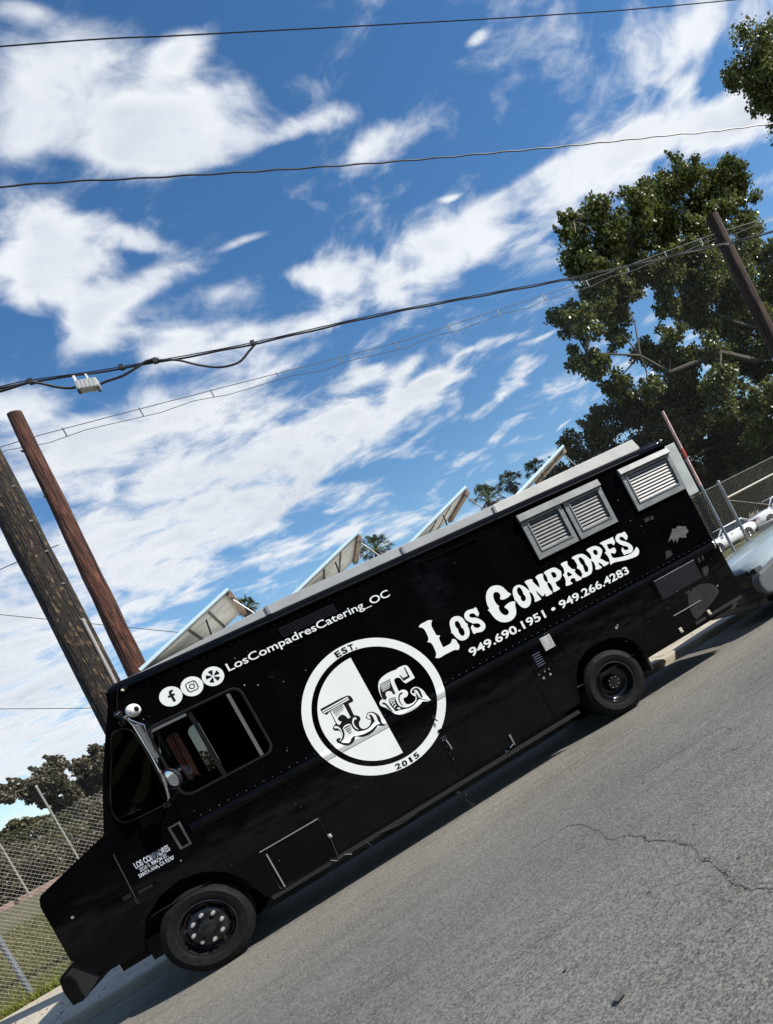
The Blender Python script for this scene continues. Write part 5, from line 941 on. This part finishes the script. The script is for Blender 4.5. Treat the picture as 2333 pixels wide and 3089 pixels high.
# palms
PF=leafmat('palm_frond',(.030,.045,.012),(.10,.12,.035),tr=.15,sc=1.5); PD=leafmat('dead_frond',(.10,.07,.045),(.22,.15,.10),tr=.1,sc=1.5)
def palm(x,y,z,r,label):
    t=thing('palm_tree',label,'palm',(x,y,-.3),'fan palms behind the truck'); h=z+.3
    MB().tube([(0,0,-.3),(.1,0,h*.5),(0,0,h)],[.28,.2,.18],n=8).build('trunk',BARK,t,smooth=True)
    for nm,mm,cnt,lo,hi,rr in (('fronds',PF,34,-.2,1.35,1.2),('dead_fronds',PD,24,-1.35,-.45,.85)):
        mb=MB()
        for i in range(cnt):
            a=random.uniform(0,2*PI); e=random.uniform(lo,hi)
            d=Vector((math.cos(a)*math.cos(e),math.sin(a)*math.cos(e),math.sin(e))); L=r*rr*random.uniform(.75,1.1)
            c=Vector((0,0,h))+d*L*.55; s_=d.cross(Vector((0,0,1))).normalized() if abs(d.z)<.95 else Vector((1,0,0)); up=s_.cross(d)
            mb.tube([(0,0,h),tuple(c)],.02,n=3)
            for k in range(11):
                f=(k-5)/5*1.25; dd=(d*math.cos(f)+s_*math.sin(f)); tip=c+dd*L*.5*(1-.15*abs(f))-Vector((0,0,.12*L*(1+abs(f)))); w_=up*.0+s_*(.032*math.cos(f))*r/1.0+d*(.032*abs(math.sin(f)))
                mb.add([tuple(c),tuple(c+dd*L*.25+w_),tuple(tip),tuple(c+dd*L*.25-w_)],[(0,1,2,3)])
        mb.build(nm,mm,t)['kind']='stuff'
palm(.95,40,10.25,.75,'small palm top showing behind the roof panel at far left')
palm(9.4,40,10.35,1.15,'palm top showing between the second and third roof panels')
palm(17.8,40,10.4,1.25,'palm top right of the third roof panel')
palm(19.9,40,10.85,1.0,'palm top between the third and the last roof panel')
palm(22.1,40,10.9,.95,'palm top partly hidden by the last roof panel')

# ---------------- cars ----------------
TY=mat('car_tyre',(.02,.02,.02),.7); RM2=mat('alloy_rim',(.45,.46,.47),.25,.9); CG=mat('car_glass',(.006,.008,.010),.04,spec=.9); BLK=mat('trim_black',(.012,.012,.013),.4)
def loft(mb,secs):
    n=len(secs[0]); mb.add([p for s in secs for p in s],[(i*n+j,i*n+(j+1)%n,(i+1)*n+(j+1)%n,(i+1)*n+j) for i in range(len(secs)-1) for j in range(n)]+[tuple(range(n-1,-1,-1)),tuple((len(secs)-1)*n+k for k in range(n))]); return mb
def car(name,label,loc,paint,suv=False,L=4.5,Wd=1.8,group=None,detail=False):
    """front at x=0 facing -x, near side at y=0"""
    t=thing(name,label,'car',loc,group); hw=Wd/2
    H=1.66 if suv else 1.42; hd=1.02 if suv else .86; bl=hd+.06
    st=[(0.0,.42,.62,.60),(.06,.34,hd-.16,.80),(.28,.26,hd-.04,.93),(.9,.22,hd+.03,.98),(1.35,.22,bl,1.0),(2.4,.22,bl+.01,1.0),(3.5,.22,bl+.02,1.0),(L-.35,.24,bl,.97),(L-.05,.34,bl-.10,.90),(L,.45,bl-.28,.82)]
    secs=[]
    for x,zb,zt,wf in st:
        y=hw*wf; secs.append([(x,hw-y*.90,zb),(x,hw-y,zb+.12),(x,hw-y*1.0,(zb+zt)*.5),(x,hw-y*.97,zt-.10),(x,hw-y*.86,zt-.01),(x,hw-y*.3,zt+.03),(x,hw+y*.3,zt+.03),(x,hw+y*.86,zt-.01),(x,hw+y*.97,zt-.10),(x,hw+y,(zb+zt)*.5),(x,hw+y,zb+.12),(x,hw+y*.90,zb)])
    body=loft(MB(),secs).build('body',paint,t,smooth=True)
    # cabin: pillars + glass
    f0,f1,r1,r0=(1.15,1.85,3.55 if not suv else 3.95,4.15 if not suv else 4.35)
    cab_=loft(MB(),[[(f0,hw-.74,bl-.02),(f0,hw-.70,bl),(f0,hw+.70,bl),(f0,hw+.74,bl-.02)],[(f1,hw-.66,H-.06),(f1,hw-.56,H),(f1,hw+.56,H),(f1,hw+.66,H-.06)],[(r1,hw-.66,H-.06),(r1,hw-.56,H),(r1,hw+.56,H),(r1,hw+.66,H-.06)],[(r0,hw-.76,bl-.02),(r0,hw-.70,bl+.02),(r0,hw+.70,bl+.02),(r0,hw+.76,bl-.02)]])
    cab_.v=[v for v in cab_.v]; c=cab_.build('cabin',paint,t,smooth=False,bevel=.03)
    for s,yo in ((-1,0),(1,0)):
        yb=hw+s*.80; 
        def q(x,z): # on the leaning side
            k=(z-bl)/(H-bl); return (x,hw+s*(.775-.10*k),z)
        for xa,xb,xc,xd in ((f0+.22,f1+.06,2.62,2.62),(2.72,2.72,r1-.15,r0-.40)):
            mb=MB().add([q(xa,bl+.03),q(xb,H-.12),q(xc,H-.12),q(xd,bl+.03)],[(0,1,2,3)]); 
            o=mb.build('side_glass_pane',CG,t); 
    MB().add([(f0+.10,hw-.62,bl+.05),(f1-.06,hw-.54,H-.07),(f1-.06,hw+.54,H-.07),(f0+.10,hw+.62,bl+.05)],[(0,1,2,3)]).build('windscreen',CG,t).location=(-.03,0,.03)
    MB().add([(r0-.08,hw-.60,bl+.06),(r1+.08,hw-.52,H-.07),(r1+.08,hw+.52,H-.07),(r0-.08,hw+.60,bl+.06)],[(0,1,2,3)]).build('rear_window',CG,t).location=(.035,0,.03)
    for wx in (.82,L-.85):
        for wy,s in ((.0,1),(Wd,-1)):
            wr=.34 if suv else .315
            arch=MB().lathe([(-.004*s,.0),(-.004*s,wr+.05)],(wx,wy,wr),n=28).build('wheel_arch',BLK,t)
            w_=MB().lathe([(.03*s,0),(.0,.06),(.02*s,.10),(.015*s,.17),(-.01*s,wr*.66),(.03*s,wr*.68)],(0,0,0),n=24).build('rim',RM2,t,smooth=True); w_.location=(wx,wy-.012*s,wr)
            MB().lathe([(.02*s,wr*.66),(-.012*s,wr*.72),(-.014*s,wr*.90),(.02*s,wr),(.18*s,wr),(.2*s,wr*.8)],(0,0,0),n=24).build('tyre',TY,w_,smooth=True)
            for k in range(5):
                a=2*PI*k/5; MB().prism([(.07*math.cos(a+.5),.07*math.sin(a+.5)),(wr*.62*math.cos(a+.28),wr*.62*math.sin(a+.28)),(wr*.62*math.cos(a+.9),wr*.62*math.sin(a+.9))],-.016*s,-.010*s).build('spoke_gap',BLK,w_)
    for s in (-1,1):
        MB().box(1.42,1.62,hw+s*.93-.07,hw+s*.93+.07,bl+.03,bl+.16).build('wing_mirror',paint,t,bevel=.03)
        MB().box(.02,.24,hw+s*.62-.16,hw+s*.62+.16,hd-.24,hd-.10).build('headlight',mat('lamp_glass',(.75,.77,.78),.08,.3),t,bevel=.02)
        MB().box(L-.10,L+.01,hw+s*.62-.14,hw+s*.62+.14,hd-.20,hd-.02).build('tail_lamp',mat('tail_red',(.35,.01,.01),.2),t,bevel=.02)
        for xx in (2.1,2.85): MB().box(xx,xx+.16,hw+s*.905-.015,hw+s*.905+.015,bl-.13,bl-.10).build('door_handle',RM2,t)
    MB().box(-.005,.08,hw-.45,hw+.45,hd-.30,hd-.13).build('grille',BLK,t,bevel=.01)
    MB().box(-.02,.04,hw-.25,hw+.25,.40,.50).build('number_plate',WHT,t)
    return t
WP=mat('white_car_paint',(.85,.86,.87),.2,coat=.3); SP=mat('silver_car_paint',(.50,.53,.56),.16,.5,coat=.5)
gzc=-.36
car('parked_car','white hatchback parked beyond the fence, mostly hidden by the truck rear',(25.8,30,gzc),WP,L=4.2,group='cars parked beyond the fence')
car('parked_car','white sport utility car parked beyond the fence at the right edge',(30.6,30.3,gzc),WP,suv=True,L=4.7,group='cars parked beyond the fence')
car('parked_car','silver car parked in the row behind the white ones',(24.0,34,gzc),SP,L=4.4,group='cars parked beyond the fence')
car('parked_car','grey car parked in the far row behind the fence',(36.2,33.5,gzc),SP,L=4.5,group='cars parked beyond the fence')
# block by the fence
cb=tag(MB().box(15.2,17.4,9.0,9.9,.0,.86).build('concrete_block',CONC2,bevel=.04),'beige concrete block standing in the grass beyond the fence','block')
# ---- the car right behind the truck, only its nose in frame ----
NP=mat('pale_blue_car_paint',(.42,.50,.51),.22,.2,coat=.6,var=.05,vs=3); NP2=mat('grey_bumper',(.12,.128,.132),.4,.0,var=.12,vs=4)
nc=thing('pickup_truck','pale silver-blue pickup nosing up close behind the food truck, grille and hood in view','pickup',(7.62,.10,0))
hw=.98
def ns(x,zt,zb,wf,cr):
    y=hw*wf
    return [(x,hw-y,zb),(x,hw-y*1.0,zt-.22),(x,hw-y*.97,zt-.10),(x,hw-y*.88,zt-.02),(x,hw-y*.5,zt+cr*.7),(x,hw,zt+cr),(x,hw+y*.5,zt+cr*.7),(x,hw+y*.88,zt-.02),(x,hw+y*.97,zt-.10),(x,hw+y,zt-.22),(x,hw+y,zb)]
loft(MB(),[ns(.12,.745,.50,.84,.02),ns(.18,.80,.52,.88,.04),ns(.30,.845,.52,.92,.05),ns(.48,.905,.5,.95,.06),ns(.88,.99,.48,.98,.065),ns(1.25,1.035,.45,1.0,.07),ns(2.15,1.09,.42,1.0,.06)]).build('hood',NP,nc,smooth=True)
loft(MB(),[ns(2.152,1.09,.40,1.0,.02),ns(3.0,1.10,.38,1.0,.02),ns(4.3,1.10,.38,1.0,.02),ns(5.9,1.08,.45,.98,.0)]).build('body',NP,nc,smooth=True)
loft(MB(),[[(2.1,hw-.82,1.08),(2.1,hw+.82,1.08),(2.1,hw+.8,1.02),(2.1,hw-.8,1.02)],[(2.85,hw-.68,1.72),(2.85,hw+.68,1.72),(2.9,hw+.8,1.0),(2.9,hw-.8,1.0)],[(4.1,hw-.70,1.74),(4.1,hw+.70,1.74),(4.1,hw+.8,1.0),(4.1,hw-.8,1.0)],[(4.5,hw-.8,1.08),(4.5,hw+.8,1.08),(4.5,hw+.8,1.0),(4.5,hw-.8,1.0)]]).build('cab',NP,nc)
MB().add([(2.16,hw-.76,1.15),(2.79,hw-.64,1.68),(2.79,hw+.64,1.68),(2.16,hw+.76,1.15)],[(0,1,2,3)]).build('windscreen',CG,nc).location=(-.03,0,.02)
MB().box(2.05,2.12,hw-.7,hw+.7,1.10,1.13).build('wiper_cowl',BLK,nc)
# grille: dark box with bars
MB().box(.115,.14,hw-.62,hw+.62,.50,.74).build('grille_back',BLK,nc)
for k in range(4): MB().box(.085,.10,hw-.60,hw+.60,.535+k*.055,.541+k*.055).build('grille_bar',mat('bar_grey',(.10,.10,.10),.4),nc)
MB().prism([(hw-.70,.46),(hw+.70,.46),(hw+.66,.745),(hw-.66,.745)],.095,.099,ax='x').build('grille_surround',BLK,nc)
for s in (-1,1):
    MB().prism([(hw+s*.66,.745),(hw+s*.88,.765),(hw+s*.91,.69),(hw+s*.64,.67)],.085,.22,ax='x').build('headlight',mat('headlight_dark',(.05,.05,.05),.08),nc,bevel=.01)
    MB().lathe([(-.01,.0),(-.008,.05),(.02,.055)],(.085,hw+s*.70,.715),n=12,axis='x').build('lamp_bulb',CHROME,nc,smooth=True)
mb=loft(MB(),[[(.02,hw-.92,.34),(.02,hw-.92,.50),(.14,hw-.96,.52),(.14,hw-.96,.32)],[(-.02,hw-.5,.30),(-.04,hw-.5,.48),(.14,hw-.5,.50),(.14,hw-.5,.28)],[(-.02,hw+.5,.30),(-.04,hw+.5,.48),(.14,hw+.5,.50),(.14,hw+.5,.28)],[(.02,hw+.92,.34),(.02,hw+.92,.50),(.14,hw+.96,.52),(.14,hw+.96,.32)]]); mb.build('front_bumper',mat('bumper_black',(.02,.021,.023),.4),nc,bevel=.015)
for s in (-1,1):
    MB().prism([(.03,.37),(-.01,.50),(.0,.60),(.06,.68),(.22,.71),(.70,.84),(1.2,.93),(2.1,.98),(2.1,.45),(1.62,.45),(1.55,.62),(1.42,.78),(1.15,.84),(.85,.78),(.66,.62),(.58,.40),(.16,.34)],hw+s*.90-.10,hw+s*.90+.10).build('front_fender',NP2,nc,bevel=.03)
MB().box(.0,.16,hw-.75,hw+.75,.20,.32).build('air_dam',BLK,nc,bevel=.02)
MB().box(-.045,-.035,hw-.19,hw+.13,.31,.45).build('number_plate',mat('plate_pale',(.45,.47,.50),.5),nc)
MB().prism([(.3,.18),(1.6,.18),(1.6,.6),(.3,.5)],hw-.8,hw+.8).build('underbody',DARK,nc)
for wx in (1.05,4.4):
    for yy,s in ((.02,1),(2*hw-.02,-1)):
        w_=MB().lathe([(.03*s,0),(.02*s,.07),(.05*s,.12),(.01*s,.24),(.04*s,.25)],(0,0,0),n=24).build('rim',RM2,nc,smooth=True); w_.location=(wx,yy,.38)
        MB().lathe([(.03*s,.245),(-.01*s,.27),(-.01*s,.34),(.03*s,.38),(.22*s,.38),(.24*s,.3)],(0,0,0),n=28).build('tyre',TY,w_,smooth=True)
# ---------------- road litter: tar bits and long crack ----------------
def crack(name,pts,label,wd=.010):
    P_=spline([(a,b,.003) for a,b in pts],14); mb=MB(); vs=[]
    for i,p in enumerate(P_):
        j=random.uniform(-.010,.010); k=random.uniform(-.010,.010); w_=wd*random.uniform(.3,1.2)
        vs+=[(p[0]+j-w_*.5,p[1]+k-w_*.5,.0035),(p[0]+j+w_*.5,p[1]+k+w_*.5,.0035)]
    mb.add(vs,[(2*i,2*i+1,2*i+3,2*i+2) for i in range(len(P_)-1)])
    o=mb.build(name,mat('crack_dark',(.075,.072,.066),.9)); tag(o,label,'crack','cracks in the asphalt')
CRK1=[(2.70,-2.60),(2.835,-2.664),(2.994,-2.656),(3.046,-2.73),(3.086,-2.907),(3.075,-3.141),(3.089,-3.247),(3.047,-3.494),(3.065,-3.579),(3.138,-3.679),(3.169,-3.881),(3.151,-3.956),(3.173,-4.054),(3.225,-4.268),(3.216,-4.351),(3.237,-4.463),(3.168,-4.693),(3.181,-4.747),(3.161,-4.884),(3.134,-5.025),(3.106,-5.129),(3.124,-5.282),(3.16,-5.388),(3.2,-5.7),(3.1,-6.2)]
crack('road_crack',CRK1,'long jagged crack across the road in the right foreground',.009)
crack('road_crack',[(3.75,-2.67),(3.901,-2.694),(4.156,-2.724),(4.571,-2.81),(4.52,-3.077)],'straight dark seam in the road below the rear wheel',.010)
crack('road_crack',[(4.166,-3.411),(4.282,-3.515)],'short dark dash in the road beyond the straight seam',.012)
crack('road_crack',[(7.9,-.25),(8.6,.05),(9.2,.10),(10.2,.5)],'wavy crack beside the pickup on the road',.03)
mb=MB()
GR=[(2.32,-5.287,.03),(2.24,-4.74,.014),(3.269,-4.947,.012),(3.69,-2.854,.016)]+[(random.uniform(-1.5,5),random.uniform(-6,-.3),random.uniform(.005,.013)) for _ in range(24)]
for x,y,r in GR:
    n=6
    mb.add([(x+r*1.6*math.cos(2*PI*k/n)*random.uniform(.6,1.2),y+r*math.sin(2*PI*k/n)*random.uniform(.6,1.2),.004+ (.004 if k%2 else 0)) for k in range(n)],[tuple(range(n))])
tag(mb.build('road_grit',mat('crack_dark',None)),'dark tar bits and grit on the road','grit',kind='stuff')
mb=MB()
for i in range(420):
    x=random.uniform(-4,9.5); y=random.uniform(2.3,4.9); z=.036+(y-2.368)*.0218+.004; r=random.uniform(.012,.035); a=random.uniform(0,PI)
    c_,s_=math.cos(a),math.sin(a)
    mb.add([(x+r*c_,y+r*s_,z+.01),(x-.4*r*s_,y+.4*r*c_,z),(x-r*c_,y-r*s_,z+.006),(x+.4*r*s_,y-.4*r*c_,z+.012)],[(0,1,2,3)])
tag(mb.build('fallen_leaves',mat('dry_leaf',(.13,.09,.05),.8)),'dry leaves scattered on the sidewalk','leaves',kind='stuff')
# ---------------- trees across the street (seen mirrored in the paint) ----------------
def across(x,h,r,i):
    pf=[(x+random.uniform(-r,r),-30+random.uniform(-2,2),random.uniform(1.5,h-r*.5),r*.55) for _ in range(12)]
    return pf
LBK=leafmat('street_tree_leaf',(.012,.018,.006),(.04,.05,.018),tr=.15,sc=.3)
for i,(x,h,r) in enumerate(((-14,12,6),(-5,14,6),(3,13,5.5),(16.8,12.5,5.2),(23,12.5,5.5),(32,12,5.5))):
    tree('street_tree',['westernmost of the trees across the street, tallest but one','second tree from the west across the street, the tallest','third tree from the west across the street, left of the wide gap','fourth tree from the west across the street, right of the wide gap','fifth tree from the west across the street','easternmost of the trees across the street'][i],(x,-30,0),(x,-30,3),across(x,h,r,i),5200,.85,LBK,r0=.3,group='trees across the street',sub=0)
tag(MB().box(-60,70,-34.3,-34,.0,3.4).build('block_wall',mat('block_wall_dark',(.05,.045,.04),.9)),'long dark wall across the street','wall')
